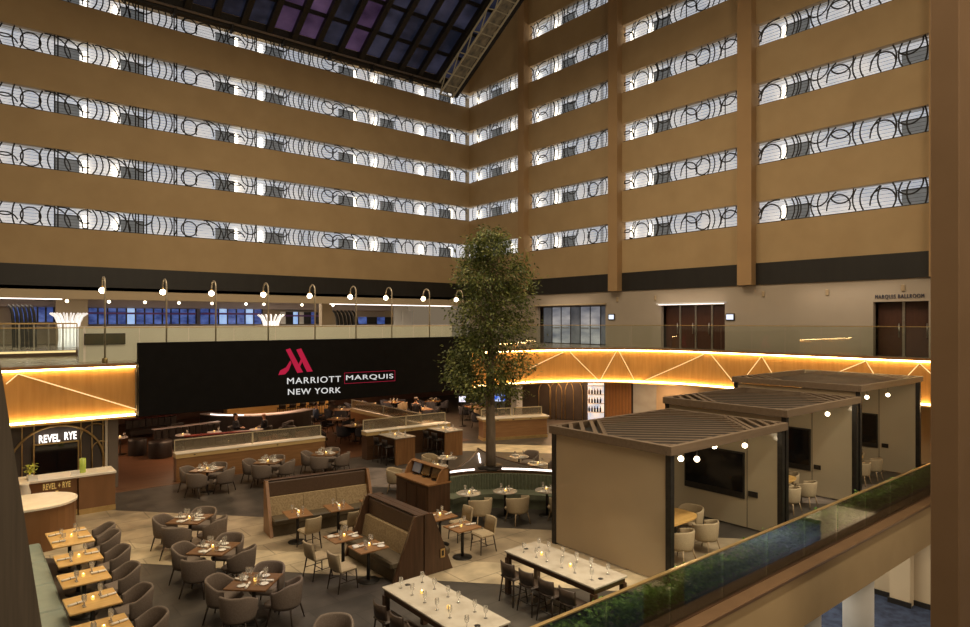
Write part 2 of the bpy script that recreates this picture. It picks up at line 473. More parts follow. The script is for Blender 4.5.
g0 = gallery_rail(XR - LX0 - .1, 5, 'gallery_railing', 'scrolled iron railing of the lowest gallery on the long wall', (LX0, YL + .1, ZB[0]), 0, 'scrolled railings of the long gallery wall')
for k in range(1, 5):
    dup(g0, (LX0, YL + .1, ZB[k]), 0, f'scrolled iron railing of the {ORD[k]} gallery on the long wall', 'scrolled railings of the long gallery wall')
BAYS = [(33.25, 39.1, 'corner bay'), (25.25, 32.55, 'bay above the glass doors'), (17.0, 24.45, 'bay above the middle wooden doors'), (8.8, 16.15, 'bay nearest the big column')]
for bi, (a, b, nm) in enumerate(BAYS):
    g = None
    for k in range(6):
        if bi in (0, 3) and k > 4: continue
        lab = f'scrolled iron railing of the {ORD[k]} gallery, {nm}'
        if g is None: g = gallery_rail(b - a, 21 + bi, 'gallery_railing', lab, (XR + .1, a, ZB[k]), PI / 2, 'scrolled railings of the end wall')
        else: dup(g, (XR + .1, a, ZB[k]), PI / 2, lab, 'scrolled railings of the end wall')
def mk_sconce():
    t = thing('gallery_lamp', '', 'lamp')
    MB().box(-.09, .09, -.05, .05, .2, .85, .04).build('shade', SCONCE, t)
    MB().box(-.10, .10, .05, .12, .05, .2).build('bracket', IRON, t)
    return t
PS = Proto(mk_sconce)
def mk_panel():
    t = thing('gallery_screen', '', 'panel')
    MB().box(-.55, .55, -.04, .04, 0, .74, .01).build('panel_face', GREYP, t)
    MB().box(-.57, .57, -.06, .06, .74, .79).build('panel_cap', IRON, t)
    return t
PP = Proto(mk_panel)
for k in range(5):
    lab = f'glowing lamp behind the {ORD[k]} gallery railing of the long wall'
    for px in (85, 116, 236, 261, 355, 375, 422, 451):
        PS.put((on_y(px, YL + .8), YL + .8, ZB[k]), 0, lab, f'lamps of the {ORD[k]} long gallery')
    for px in ((67, 132, 225, 274, 346, 387, 445) if k != 2 else (67, 132, 225, 274, 346, 445)):
        PP.put((on_y(px, YL + .6), YL + .6, ZB[k] - .02), 0, f'grey panel behind the {ORD[k]} gallery railing of the long wall', f'grey panels of the {ORD[k]} long gallery')
for k in range(6):
    for px, bi in ((478, 0), (512, 0), (538, 1), (556, 1), (650, 2), (632, 2), (784, 3)):
        if bi == 3 and k > 4 or bi < 1 and k > 4: continue
        PS.put((XR + .6, on_x(px, XR + .6), ZB[k]), PI / 2, f'glowing lamp behind the {ORD[k]} gallery railing, {BAYS[bi][2]}', f'lamps of the {ORD[k]} end gallery, {BAYS[bi][2]}')
    for px, bi in ((497, 0), (569, 1), (662, 2), (798, 3), (917, 3)):
        if bi == 3 and k > 4 or bi < 1 and k > 4: continue
        PP.put((XR + .5, on_x(px, XR + .5), ZB[k] - .02), PI / 2, f'grey panel behind the {ORD[k]} gallery railing, {BAYS[bi][2]}', f'grey panels of the {ORD[k]} end gallery, {BAYS[bi][2]}')

# ---- sloping skylight
SY0, SZ0, SLOPE, SX1 = 37.5, 22.75, .61, 27.7
def sz(y): return SZ0 + SLOPE * (SY0 - y)
sk = thing('skylight', 'dark sloping glass skylight above the top gallery', 'skylight', (0, 0, 0))
def slopebar(mb, x0, x1, ya, yb, d0, d1):
    mb.loft([[(x0, ya, sz(ya) + d0), (x1, ya, sz(ya) + d0), (x1, ya, sz(ya) + d1), (x0, ya, sz(ya) + d1)],
             [(x0, yb, sz(yb) + d0), (x1, yb, sz(yb) + d0), (x1, yb, sz(yb) + d1), (x0, yb, sz(yb) + d1)]])
SKYG = M('night_glass', (.012, .016, .034), (.085, .09, .17), (.35, .5, .5), .12, em=.32, p=(.42, .8), detail=6)  # night sky glow put into the panes
SKYP = M('purple_lit_glass', (.03, .016, .05), (.15, .09, .2), (.4, .6, .5), .12, em=.4, p=(.3, .75))  # purple glow put into these panes as well
YE = 15.0
x = 27.6; i = 0
while x > -2:
    mb = MB(); slopebar(mb, x - .17, x + .17, SY0, YE, -.35, .25); mb.build('rafter', STEEL_D, sk)
    if x - 1.5 > -2:
        mb = MB(); slopebar(mb, x - 1.35, x - .17, SY0 - .3, YE, .05, .08)
        mb.build('glass_strip', SKYP if i in (5, 7, 8) else SKYG, sk)
    x -= 1.5; i += 1
y = SY0 - .1
while y > YE:
    MB().box(-2, 27.6, y - .07, y + .07, sz(y) - .12, sz(y) + .2).build('purlin', STEEL_D, sk); y -= 1.7
MB().box(-8, 28, SY0 - .15, SY0 + .25, SZ0 - .45, SZ0 + .25).build('gutter_beam', STEEL_D, sk)
MB().tube([(-8, SY0 - .25, SZ0 - .25), (27.9, SY0 - .25, SZ0 - .25)], .07, 6).build('gutter_pipe', GREYUP, sk)
for xx in range(-6, 28, 3): MB().box(xx - .06, xx + .06, SY0 - .3, SY0 + .1, SZ0 - .7, SZ0 - .2).build('hanger', STEEL_D, sk)
mb = MB(); slopebar(mb, 27.7, 28.2, SY0 + .25, YE, -.65, .35); mb.build('edge_beam', STEEL_D, sk)
# lattice gantry under the skylight's edge
tr = thing('lattice_gantry', 'pale steel lattice gantry sloping along the skylight edge', 'truss')
ch, dg = MB(), MB()
TX0, TX1 = 26.2, 27.3
for xx in (TX0, TX1):
    for d in (-.5, -1.35):
        ch.tube([(xx, SY0 - .4, sz(SY0 - .4) + d), (xx, 27, sz(27) + d)], .07, 5)
    y = SY0 - .4; f = 0
    while y > 28:
        dg.tube([(xx, y, sz(y) + (-.5 if f else -1.35)), (xx, y - .75, sz(y - .75) + (-1.35 if f else -.5))], .04, 5)
        dg.tube([(TX0, y, sz(y) - 1.35), (TX1, y, sz(y) - 1.35)], .04, 5)
        y -= .75; f = 1 - f
GANT = M('gantry_glow_paint', (.42, .34, .2), (.3, .24, .14), 4, .5, em=.12)  # faint glow in the paint gives the lattice a lit look
ch.build('chords', GANT, tr); dg.build('lattice', GANT, tr)
mb = MB(); mb.loft([[(TX0 + .1, SY0 - .6, sz(SY0 - .6) - 1.3), (TX1 - .1, SY0 - .6, sz(SY0 - .6) - 1.3), (TX1 - .1, SY0 - .6, sz(SY0 - .6) - 1.25), (TX0 + .1, SY0 - .6, sz(SY0 - .6) - 1.25)],
                    [(TX0 + .1, 28, sz(28) - 1.3), (TX1 - .1, 28, sz(28) - 1.3), (TX1 - .1, 28, sz(28) - 1.25), (TX0 + .1, 28, sz(28) - 1.25)]])
mb.build('walkway_deck', M('gantry_deck', (.25, .2, .12), (.08, .07, .05), (4, 1.2, 4), .7, em=.1), tr)  # deck colour carries a slight glow too
# roof around the skylight
rf = MB()
rf.box(-14, 27.9, SY0 + .25, YL + 1.1, ZB[4] + OPEN + .02, ZB[4] + OPEN + .3)
rf.box(28.2, XR + .3, 3, YL + .3, 33.8, 34)
slopebar(rf, -14, -2, SY0 + .3, 5, -.1, .2)
struct(rf, 'roof_soffit', BEIGE)

# ================================================================== UPPER FLOOR
ZU = 4.2
def arc(cx, cy, r, a0, a1, n):
    return [(cx + r * math.cos(math.radians(a0 + (a1 - a0) * i / n)), cy + r * math.sin(math.radians(a0 + (a1 - a0) * i / n))) for i in range(n + 1)]
EDGE = [(-6, 25), (4, 25), (14, 25)] + arc(22, 18, 7, 90, 0, 18) + [(29, 13), (29, 8), (29, 3)]
SEG = [0]
for i in range(1, len(EDGE)): SEG.append(SEG[-1] + math.hypot(EDGE[i][0] - EDGE[i - 1][0], EDGE[i][1] - EDGE[i - 1][1]))
def ep(s, off=0.0):
    s = max(0, min(SEG[-1] - 1e-6, s))
    i = max(j for j in range(len(SEG) - 1) if SEG[j] <= s)
    t = (s - SEG[i]) / (SEG[i + 1] - SEG[i])
    (x0, y0), (x1, y1) = EDGE[i], EDGE[i + 1]
    def nrm(j):
        (a, b), (c, d) = EDGE[max(0, j - 1)], EDGE[min(len(EDGE) - 1, j + 1)]
        l = math.hypot(c - a, d - b); return ((d - b) / l, -(c - a) / l)
    n0, n1 = nrm(i), nrm(i + 1)
    n = (n0[0] * (1 - t) + n1[0] * t, n0[1] * (1 - t) + n1[1] * t)
    return (x0 + (x1 - x0) * t + n[0] * off, y0 + (y1 - y0) * t + n[1] * off)
def es(px):
    lo, hi = 0, SEG[-1]
    for _ in range(50):
        m = (lo + hi) / 2; x, y = ep(m)
        u = (x * VS - y * VC) / (x * VC + y * VS)
        if 485 + FOC * u < px: lo = m
        else: hi = m
    return lo
def along(mb, s0, s1, o0, o1, z0, z1, step=.5):
    n = max(1, int((s1 - s0) / step)); rings = []
    for i in range(n + 1):
        s = s0 + (s1 - s0) * i / n; a, b = ep(s, o0), ep(s, o1)
        rings.append([(*a, z0), (*b, z0), (*b, z1), (*a, z1)])
    return mb.loft(rings)
S1 = SEG[-1]
SGA, SGB = es(138.5), 0
SIGX1 = 19.3
slab = [(x, y) for x, y in EDGE] + [(31.5, 3), (31.5, 52), (-14, 52), (-14, 25)]
struct(MB().prism(slab, 2.5, ZU - .15), 'slab_upper_floor', BEIGE_L)
struct(MB().prism(slab, ZU - .149, ZU), 'floor_upper_level', M('lobby_stone_floor', (.36, .30, .22), (.28, .23, .165), .6, .25))
for s0, s1, nm in ((0, SGA - .12, 'left'), (SIGX1 + 6.1, S1, 'right')):
    fb = thing('balcony_fascia', 'glowing wooden balcony fascia left of the black screen' if nm == 'left' else 'long curved glowing wooden balcony fascia behind the cabanas', 'fascia')
    along(MB(), s0, s1, .02, .06, 2.45, ZU - .03).build('wood_panel', WD_FASC, fb)
    along(MB(), s0, s1, .0, .22, ZU - .03, ZU + .06).build('top_ledge', WD_MID, fb)
    along(MB(), s0, s1, .0, .24, 2.38, 2.45).build('bottom_ledge', WD_GOLD, fb)
    along(MB(), s0, s1, .10, .16, ZU - .09, ZU - .045).build('upper_light_strip', LED_W, fb)
    along(MB(), s0, s1, .10, .17, 2.46, 2.51).build('lower_light_strip', LED_W, fb)
    lines = [((18, 369), (136, 409.5)), ((18, 369), (6, 384))] if nm == 'left' else [
        ((562.7, 352.5), (528, 369)), ((570, 352.5), (598.5, 381)), ((600, 381), (616, 352)), ((619.4, 352), (635, 381.5)),
        ((643, 381.5), (705, 353)), ((712, 354), (735, 383)), ((742, 383), (762, 356)), ((763, 356.5), (782, 388)), ((800, 388), (866, 360)),
        ((867, 360), (884, 389)), ((896, 389), (920, 362.6)), ((921, 362.6), (944, 385))]
    for (pa, ya), (pb, yb) in lines:
        sa, sb = es(pa), es(pb)
        def zat(s, y):
            x_, y_ = ep(s, .1); return EYE + (HOR - y) * (x_ * VC + y_ * VS) / FOC
        za, zb = max(2.5, min(4.04, zat(sa, ya))), max(2.5, min(4.04, zat(sb, yb)))
        n = 8
        MB().tube([(*ep(sa + (sb - sa) * i / n, .085), za + (zb - za) * i / n) for i in range(n + 1)], .016, 5).build('light_line', LED_L, fb)
# glass balustrades along the edge
for s0, s1, lab in ((0, es(84), 'frameless glass balustrade above the glowing fascia at the left end'), (es(84) + .05, es(470), 'glass balustrade above the black screen'), (es(470) + .05, S1, 'greenish curved glass balustrade above the long glowing fascia')):
    gr = thing('glass_balustrade', lab, 'railing')
    n = max(1, round((s1 - s0) / 1.6))
    for i in range(n):
        a, b = s0 + (s1 - s0) * i / n + .012, s0 + (s1 - s0) * (i + 1) / n - .012
        along(MB(), a, b, -.1, -.085, ZU + .02, ZU + 1.26).build('glass_pane', GLASS_R, gr)
    along(MB(), s0, s1, -.12, -.065, ZU + 1.26, ZU + 1.29).build('top_rail', BRASS, gr)
    along(MB(), s0, s1, -.14, -.05, ZU, ZU + .06).build('base_channel', STEEL_D, gr)

# ---- hotel sign on the balcony front
YS = 24.62
sx0 = on_y(138.7, YS)
sg = thing('led_sign', 'long black hotel sign with red emblem and white lettering', 'sign')
MB().box(sx0, SIGX1, YS, YS + .3, 2.42, 4.95, .01).build('sign_panel', SIGNBLK, sg)
SIGX1 = 19.3
LETW = emis('sign_white', (.9, .88, .85), .85); LETR = emis('sign_red', (.6, .02, .065), .75)
def sp(px, py): return (on_y(px, YS), YS - .004, z_at(px, py, Y=YS))
def zx(a, b): return sp(270 + a / 7.4615, 340 + b / 7.4667)
def sign_poly(pts):
    P = [Vector(zx(*p)) for p in pts]
    mb = MB(); mb.loft([[tuple(p + Vector((0, .02, 0))) for p in P], [tuple(p) for p in P]]); return mb
em = MB()
for poly in ([(118, 72), (150, 62), (246, 240), (204, 246)], [(196, 72), (232, 62), (318, 234), (276, 238)],
             [(62, 262), (76, 228), (120, 204), (152, 152), (160, 172), (140, 226), (112, 256)], [(206, 196), (232, 140), (242, 160), (216, 216)]):
    m2 = sign_poly(poly); em.add(m2.v, m2.f)
em.build('emblem', LETR, sg)
def sign_text(body, name, a0, b0, a1, b1, h, bold=0, space=1.0):
    O = Vector(zx(a0, b0)); E = Vector(zx(a1, b1))
    d = E - O; wd = d.length
    text_on(body, name, LETW, O, d, (0, 0, 1), wd, h, sg, .008, bold, space)
hz = zx(130, 286)[2] - zx(130, 330)[2]
sign_text('MARRIOTT', 'lettering_hotel', 128, 330, 528, 312, hz * 1.06, .0, 1.15)
sign_text('MARQUIS', 'lettering_boxed', 568, 306, 918, 292, hz * 1.02, .0, 1.12)
sign_text('NEW YORK', 'lettering_city', 134, 410, 528, 394, hz * 1.0, .004, 1.12)
fr = MB(); c4 = [zx(556, 246), zx(932, 228), zx(932, 304), zx(556, 326)]
for i in range(4): fr.tube([c4[i], c4[(i + 1) % 4]], .007, 4)
fr.build('lettering_frame', LETR, sg)
for i in range(5):
    xx = sx0 + .6 + i * (SIGX1 - sx0 - 1.2) / 4
    MB().box(xx - .06, xx + .06, YS + .3, 25.02, 3.2, 3.35).build('mounting_bracket', STEEL_D, sg)
# ================================================================== LOBBY BEYOND THE LEFT EDGE
struct(MB().box(-14, XR, 39.3, 52, 7.3, 7.5), 'ceiling_lobby', WHITEP)
struct(MB().box(-14, 31.5, 51, 51.3, 4.2, 7.4), 'wall_lobby_back', BEIGE_L)
struct(MB().box(-14, XR, 50.2, 51, 6.62, 7.3), 'trim_lobby_back', M('lobby_soffit', (.5, .42, .4), (.45, .38, .36), 1, .7))
struct(MB().box(on_y(79, 27.6), on_y(452, 27.6), 27.6, 27.75, ZU, 5.5), 'wall_lobby_low', M('pale_low_wall', (.74, .70, .62), (.70, .66, .58), .8, .6))
for a, b in ((-5, 62), (330, 452)):
    m_ = MB().box(on_y(a, 39.45), on_y(b, 39.45), 39.36, 39.5, 6.80, 6.86)
    tag(m_.build('cove_light', LED_C), 'warm white cove light under the bulkhead, left end' if a < 0 else 'warm white cove light under the bulkhead near the tree', 'light strip')
BLUEW = M('blue_lit_glass', (.010, .022, .13), (.10, .17, .5), (1.3, .5, 2.2), .2, em=.6, p=(.3, .7))
SKYW = M('pale_blue_glass', (.25, .42, .8), (.45, .62, .9), (1, 1, 1), .2, em=.8)
def winrow(n, pxa, pxb, ya, yb, cols, Y=50.1, red=False):
    X0, X1 = on_y(pxa, Y), on_y(pxb, Y); z1, z0 = z_at((pxa + pxb) / 2, ya, Y=Y), z_at((pxa + pxb) / 2, yb, Y=Y)
    t = bpy.data.objects.new(f'window_{n}', None); COL.objects.link(t); t['kind'] = 'structure'
    k = len(cols)
    for i, c in enumerate(cols):
        a, b = X0 + (X1 - X0) * i / k, X0 + (X1 - X0) * (i + 1) / k
        MB().box(a + .04, b - .04, Y, Y + .03, z0, z1).build('window_pane', {'b': BLUEW, 's': SKYW, 'd': BLACKF, 'w': WHITEP}[c], t)
        MB().box(b - .05, b + .05, Y - .05, Y + .08, z0, z1).build('window_mullion', STEEL_D, t)
    if red: MB().box(X0, X1, Y - .06, Y, z0 + (z1 - z0) * .62, z0 + (z1 - z0) * .74).build('window_transom', M('red_transom', (.12, .03, .10), (.06, .03, .12), 2, .5, em=.2), t)
winrow(1, 88, 196, 308.5, 324, 'bbbbsbbbbbbb', red=True)
winrow(2, 200, 262, 309, 324, 'bbsbbsb', red=True)
winrow(3, 280, 322, 312, 324, 'wdswdbd', red=True)
winrow(4, 358, 394, 317, 324, 'bdbd')
winrow(5, 12, 54, 307, 322, 'bbbbb')
def mk_tulip():
    t = thing('tulip_column', 'white glowing column with ribs flaring at the top behind the railing', 'column', (on_y(69, 44), 44, ZU))
    core = MB().lathe([(.36, 0), (.34, .9), (.4, 1.5)], 20); core.build('core', M('glow_core', (.9, .86, .8), (.8, .75, .7), 2, .5, em=.9), t)
    for i in range(16):
        a = 2 * PI * i / 16; c, s = math.cos(a), math.sin(a)
        MB().tube([(r * c, r * s, z) for r, z in ((.50, 0), (.46, .5), (.47, 1.0), (.54, 1.4), (.68, 1.75), (.92, 1.95))], .05, 5).build('rib', M('glow_rib', (.95, .9, .84), (.9, .85, .8), 2, .5, em=.75) if i == 0 else bpy.data.materials['glow_rib'], t)
    return t
mk_tulip()
t2 = thing('tulip_column', 'smaller white flared column seen behind the lamp row, above the screen', 'column', (on_y(271, 46), 46, ZU))
MB().lathe([(.36, 0), (.34, .9), (.4, 1.5)], 20).build('core', bpy.data.materials['glow_core'], t2)
for i in range(16):
    a = 2 * PI * i / 16; c, s = math.cos(a), math.sin(a)
    MB().tube([(r * c, r * s, z) for r, z in ((.50, 0), (.46, .5), (.47, 1.0), (.54, 1.4), (.68, 1.75), (.92, 1.95))], .05, 5).build('rib', bpy.data.materials['glow_rib'], t2)
def ribs(px0, px1, Y, lab, top):
    X0, X1 = on_y(px0, Y), on_y(px1, Y)
    t = thing('ribbed_screen', lab, 'screen', (X0, Y, ZU))
    n = 6; w = (X1 - X0) / n
    for i in range(n):
        pts = [(w * (i + 1.1), 0, 0), (w * (i + 1.0), 0, top * .55), (w * (i + .75), 0, top * .8), (w * (i + .35), 0, top * .94), (w * i - .3 * w, 0, top)]
        MB().tube(pts, [w * .42, w * .42, w * .4, w * .34, w * .2], 8).build('rib', BLACKF, t)
ribs(9, 35, 45, 'tall dark ribbed screen with arched blades at the far left lobby', 2.42)
ribs(334, 357, 45, 'dark ribbed screen with arched blades behind the lamp row', 2.28)
# far railing and step light seen through the left end
fr = thing('lobby_railing', 'low metal railing deep in the lobby before the white flared column', 'railing')
fx0, fx1 = on_y(-12, 33), on_y(77, 33)
MB().box(fx0, fx1, 32.97, 33.03, 5.56, 5.62).build('top_rail', BRASS, fr)
for i in range(7):
    xx = fx0 + (fx1 - fx0) * i / 6; MB().box(xx - .025, xx + .025, 32.98, 33.02, ZU, 5.56).build('post', CHROME, fr)
MB().box(fx0, fx1, 32.99, 33.01, 4.5, 5.5).build('glass_pane', GLASS_C, fr)
struct(MB().box(fx0, fx1, 32.7, 33.3, ZU, 4.45), 'trim_lobby_step', WD_DARK)
tag(MB().box(fx0, on_y(76, 32.6), 32.64, 32.70, 4.36, 4.44).build('step_light', LED_L), 'warm light line along the lobby step below the far railing', 'light strip')
pic = thing('wall_screen', 'dark rectangular screen on the pale low lobby wall', 'screen')
MB().box(on_y(85, 27.55), on_y(125, 27.55), 27.54, 27.6, z_at(105, 344, Y=27.55), z_at(105, 334, Y=27.55)).build('panel', M('dim_picture', (.03, .04, .02), (.09, .06, .02), 2, .3), pic)
MB().box(on_y(84.4, 27.55), on_y(125.6, 27.55), 27.57, 27.6, z_at(105, 344.6, Y=27.55), z_at(105, 333.4, Y=27.55)).build('frame', STEEL_D, pic)
struct(MB().box(on_y(56, 48), on_y(88, 48), 48, 48.4, ZU, 7.3), 'column_lobby', BEIGE_L)
struct(MB().box(on_y(322, 43), on_y(332, 43), 43, 43.5, ZU, 7.3), 'column_lobby', BEIGE_L)
struct(MB().box(on_y(402, 48), on_y(412, 48), 47.9, 48, ZU, 6.6), 'door_1', WHITEP)
struct(MB().box(on_y(394, 48.1), XR, 48.05, 48.2, ZU, 7.3), 'wall_lobby_white', WHITEP)

# ---- gooseneck lamps along the left edge
def mk_goose():
    t = thing('gooseneck_lamp', '', 'lamp')
    mb = MB().tube([(0, 0, .0), (0, 0, .22)], .09, 10); mb.build('foot', BRASS, t)
    pts = [(0, 0, .2), (0, 0, 2.76)] + [(-.27 + .27 * math.cos(math.radians(a)), 0, 2.76 + .27 * math.sin(math.radians(a))) for a in range(20, 181, 20)] + [(-.54, 0, 2.72)]
    MB().tube(pts, .03, 7).build('pole', POLEM, t)
    MB().lathe([(.03, .0), (.06, -.05), (.06, -.08)], 10, (-.54, 0, 2.74)).build('socket', BRASS, t)
    MB().ball((-.54, 0, 2.57), .105, 12, 8).build('globe', BULB, t)
    return t
PG = Proto(mk_goose)
for i, (px, py) in enumerate([(102.2, 289.6), (162.8, 292.7), (211.5, 292.7), (263.3, 294.2), (309.6, 296), (350.3, 297), (385.8, 297.8), (423.2, 299), (456.2, 299.6)]):
    Y = 25.5
    X = on_y(px, Y + .54)
    nm = ['first from the glowing fascia', 'second from the glowing fascia', 'third from the glowing fascia', 'fourth from the glowing fascia', 'fifth from the glowing fascia', 'fourth from the tree', 'third from the tree', 'second from the tree', 'nearest the tree'][i]
    PG.put((X, Y, ZU), -PI / 2, f'brass gooseneck lamp with round globe, {nm}', 'gooseneck lamps along the balcony')
def mk_pend():
    t = thing('globe_pendant', '', 'lamp')
    MB().tube([(0, 0, .1), (0, 0, .55)], .012, 5).build('cord', STEEL_D, t)
    MB().ball((0, 0, 0), .085, 12, 8).build('globe', BULB2, t)
    return t
PD = Proto(mk_pend)
for i, (px, py) in enumerate([(67, 301), (109, 301.5), (145, 302.5), (179, 302.5), (212, 303), (246, 304.5), (264, 304.5), (302, 305.5), (333, 306)]):
    X = on_y(px, 40.6)
    PD.put((X, 40.6, 6.76), 0, 'small glowing globe pendant hanging under the lobby ceiling', 'globe pendants under the lobby ceiling')

# ================================================================== LOBBY WALL UNDER THE END WALL
DOORS = [(25.8, 31.75, 6.66), (17.9, 21.8, 6.56), (8.9, 10.95, 6.52)]
lw = MB(); ys = -2
for a, b, zt in sorted(DOORS):
    lw.box(XR + .05, XR + .3, ys, a, ZU, 7.48); lw.box(XR + .05, XR + .3, a, b, zt, 7.48); ys = b
lw.box(XR + .05, XR + .3, ys, YL, ZU, 7.48)
struct(lw, 'wall_right_lobby', M('lobby_wall', (.40, .335, .265), (.37, .31, .245), .8, .7))
struct(MB().box(XR + .95, XR + 1.1, -2, YL, ZU, 7.48), 'wall_right_door_recess', M('door_recess', (.14, .10, .07), (.12, .085, .06), 1, .6))
struct(MB().box(XR + .3, XR + .95, -2, YL, 6.68, 6.9), 'ceiling_door_recess', BEIGE_L)
# glass entrance doors
GD = M('backlit_door_glass', (.16, .17, .19), (.05, .055, .07), (1, 1, .8), .25, em=.4, p=(.3, .7))
GDW = M('lit_door_glass', (.46, .47, .5), (.12, .14, .2), (.6, .5, 1.5), .3, em=.5)  # glow and blue-dark mottling stand for light and reflection on the panes
a, b, zt = DOORS[0]
dr = bpy.data.objects.new('door_2', None); COL.objects.link(dr); dr['kind'] = 'structure'
n = 7; wdt = (b - a) / n
for i in range(n):
    y0 = a + i * wdt
    MB().box(XR + .6, XR + .63, y0 + .03, y0 + wdt - .03, ZU + .05, zt - .05).build('door_pane', GDW if i in (1, 2, 4, 5) else GD, dr)
    MB().box(XR + .57, XR + .66, y0 - .03, y0 + .03, ZU, zt).build('door_stile', STEEL_D, dr)
    if i in (1, 2, 4, 5): MB().box(XR + .52, XR + .56, y0 + .1, y0 + wdt - .1, 5.22, 5.28).build('door_push_bar', CHROME, dr)
def wooddoor(n, a, b, zt, leaves):
    t = bpy.data.objects.new(f'door_{n}', None); COL.objects.link(t); t['kind'] = 'structure'
    w_ = (b - a) / leaves
    for i in range(leaves):
        y0 = a + i * w_
        MB().box(XR + .5, XR + .56, y0 + .06, y0 + w_ - .04, ZU + .02, zt - .02).build('door_leaf', M('mahogany', (.055, .02, .011), (.075, .028, .015), (14, 14, 1.5), .4) if 'mahogany' not in bpy.data.materials else bpy.data.materials['mahogany'], t)
        MB().box(XR + .44, XR + .6, y0 - .05, y0 + .05, ZU, zt).build('door_stile', CHROME, t)
        MB().tube([(XR + .42, y0 + .16, 5.0), (XR + .42, y0 + .16, 5.6)], .025, 6).build('door_handle', CHROME, t)
wooddoor(3, DOORS[1][0], DOORS[1][1], DOORS[1][2], 4)
wooddoor(4, DOORS[2][0], DOORS[2][1], DOORS[2][2], 2)
for a, b, zt, lab, s in ((*DOORS[1], 'thin cool light canopy above the middle wooden doors', 1), (*DOORS[0], 'pale canopy panel above the glass doors', 0)):
    t = thing('door_canopy', lab, 'canopy')
    MB().box(XR - .25, XR + .04, a - .1, b + .1, zt + .05, zt + .13).build('slab', M('canopy_white', (.55, .52, .48), (.5, .47, .43), 2, .4, em=.1 + .2 * s) if s else BEIGE_L, t)
    MB().box(XR - .2, XR - .02, a, b, zt + .03, zt + .05).build('light_strip', LED_C if s else BEIGE_L, t)
for px, py, lab in ((611.5, 317, 'small lit white exit sign beside the glass doors'), (730, 317, 'small lit white notice sign beside the middle wooden doors')):
    Y = on_x(px, XR); z = z_at(px, py, X=XR)
    t = thing('notice_sign', lab, 'sign')
    MB().box(XR - .02, XR + .05, Y - .24, Y + .24, z - .18, z + .18, .01).build('frame', STEEL_D, t)
    MB().box(XR - .03, XR - .01, Y - .19, Y + .19, z - .13, z + .13).build('lit_face', emis('notice_white', (.8, .85, 1), 1.3) if 'notice_white' not in bpy.data.materials else bpy.data.materials['notice_white'], t)
ya, yb = on_x(875, XR), on_x(924, XR)
t = thing('door_lettering', 'dark raised lettering over the wooden doors beside the big column', 'sign')
text_on('MARQUIS BALLROOM', 'letters', M('dark_letters', (.035, .035, .06), (.05, .05, .09), 3, .4), (XR + .04, ya, 6.62), (0, -1, 0), (0, 0, 1), ya - yb, .2, t, .03, .0, 1.25)
for px, py in ((617, 299.5), (655, 298), (763, 294), (827, 292.5), (903, 288)):
    Y = on_x(px, XR); z = z_at(px, py, X=XR)
    t = thing('wall_speaker', 'tiny grey wall fixture high on the lobby wall', 'wall fixture', (XR + .05, Y, z), 0, 'wall fixtures on the lobby wall')
    MB().box(-.06, 0, -.07, .07, -.14, .14, .02).build('box', BEIGE_L, t)
    MB().box(-.075, -.06, -.05, .05, -.12, .12).build('grille', TAUPE, t)
# ================================================================== FURNITURE PROTOTYPES (front faces -y, origin on the floor)
def face(dx, dy): return math.atan2(dx, -dy)
def mk_tub(name, cat, up, leg, hb=.80, hs=.64, r=.30, sweep=118, seat_z=.45, legr=.017, splay=.07, inner=.06):
    def make():
        t = thing(name, '', cat)
        rings = []; n = 22
        for i in range(n + 1):
            th = math.radians(-sweep + 2 * sweep * i / n); k = abs(math.degrees(th)) / sweep
            s = 0 if k < .35 else (k - .35) / .65
            h = hb - (hb - hs) * (s * s * (3 - 2 * s))
            def P(rr, z):
                e = 1.0 if math.cos(th) < 0 else .94
                fl = 1 + (z - .4) * .28
                return (math.sin(th) * rr * fl * 1.02, math.cos(th) * rr * fl * e, z)
            d = .045
            rings.append([P(r - .02, seat_z - .13), P(r, seat_z - .06), P(r, h - .03), P(r - .015, h), P(r - d + .01, h), P(r - d, h - .03), P(r - d, seat_z - .1)])
        MB().loft(rings, True).build('backrest', up, t)
        st = MB(); w = r * .93
        st.lathe([(w * .8, seat_z - .13), (w, seat_z - .1), (w, seat_z - .03), (w * .93, seat_z)], 20)
        st.box(-w * .9, w * .9, -r * 1.05, 0, seat_z - .12, seat_z - .005, .04)
        st.build('seat', up, t)
        a = r * .62; b = a + splay
        for sx in (-1, 1):
            for sy in (-1, 1):
                MB().tube([(sx * a, sy * a, seat_z - .11), (sx * b, sy * b, 0)], [legr * 1.25, legr * .8], 6).build('leg', leg, t)
        return t
    return Proto(make)
P_ARM = mk_tub('grey_armchair', 'chair', GREYUP, LEGDK, .80, .645, .31)
CR_LEG = M('pale_leg_wood', (.34, .25, .15), (.28, .2, .12), 8, .5)
P_TUB = mk_tub('cream_tub_chair', 'chair', CREAMUP, CR_LEG, .78, .70, .31, 128)
P_LOUNGE = mk_tub('lounge_armchair', 'chair', BLKLEATH, LEGDK, .74, .6, .36, 125, .42)
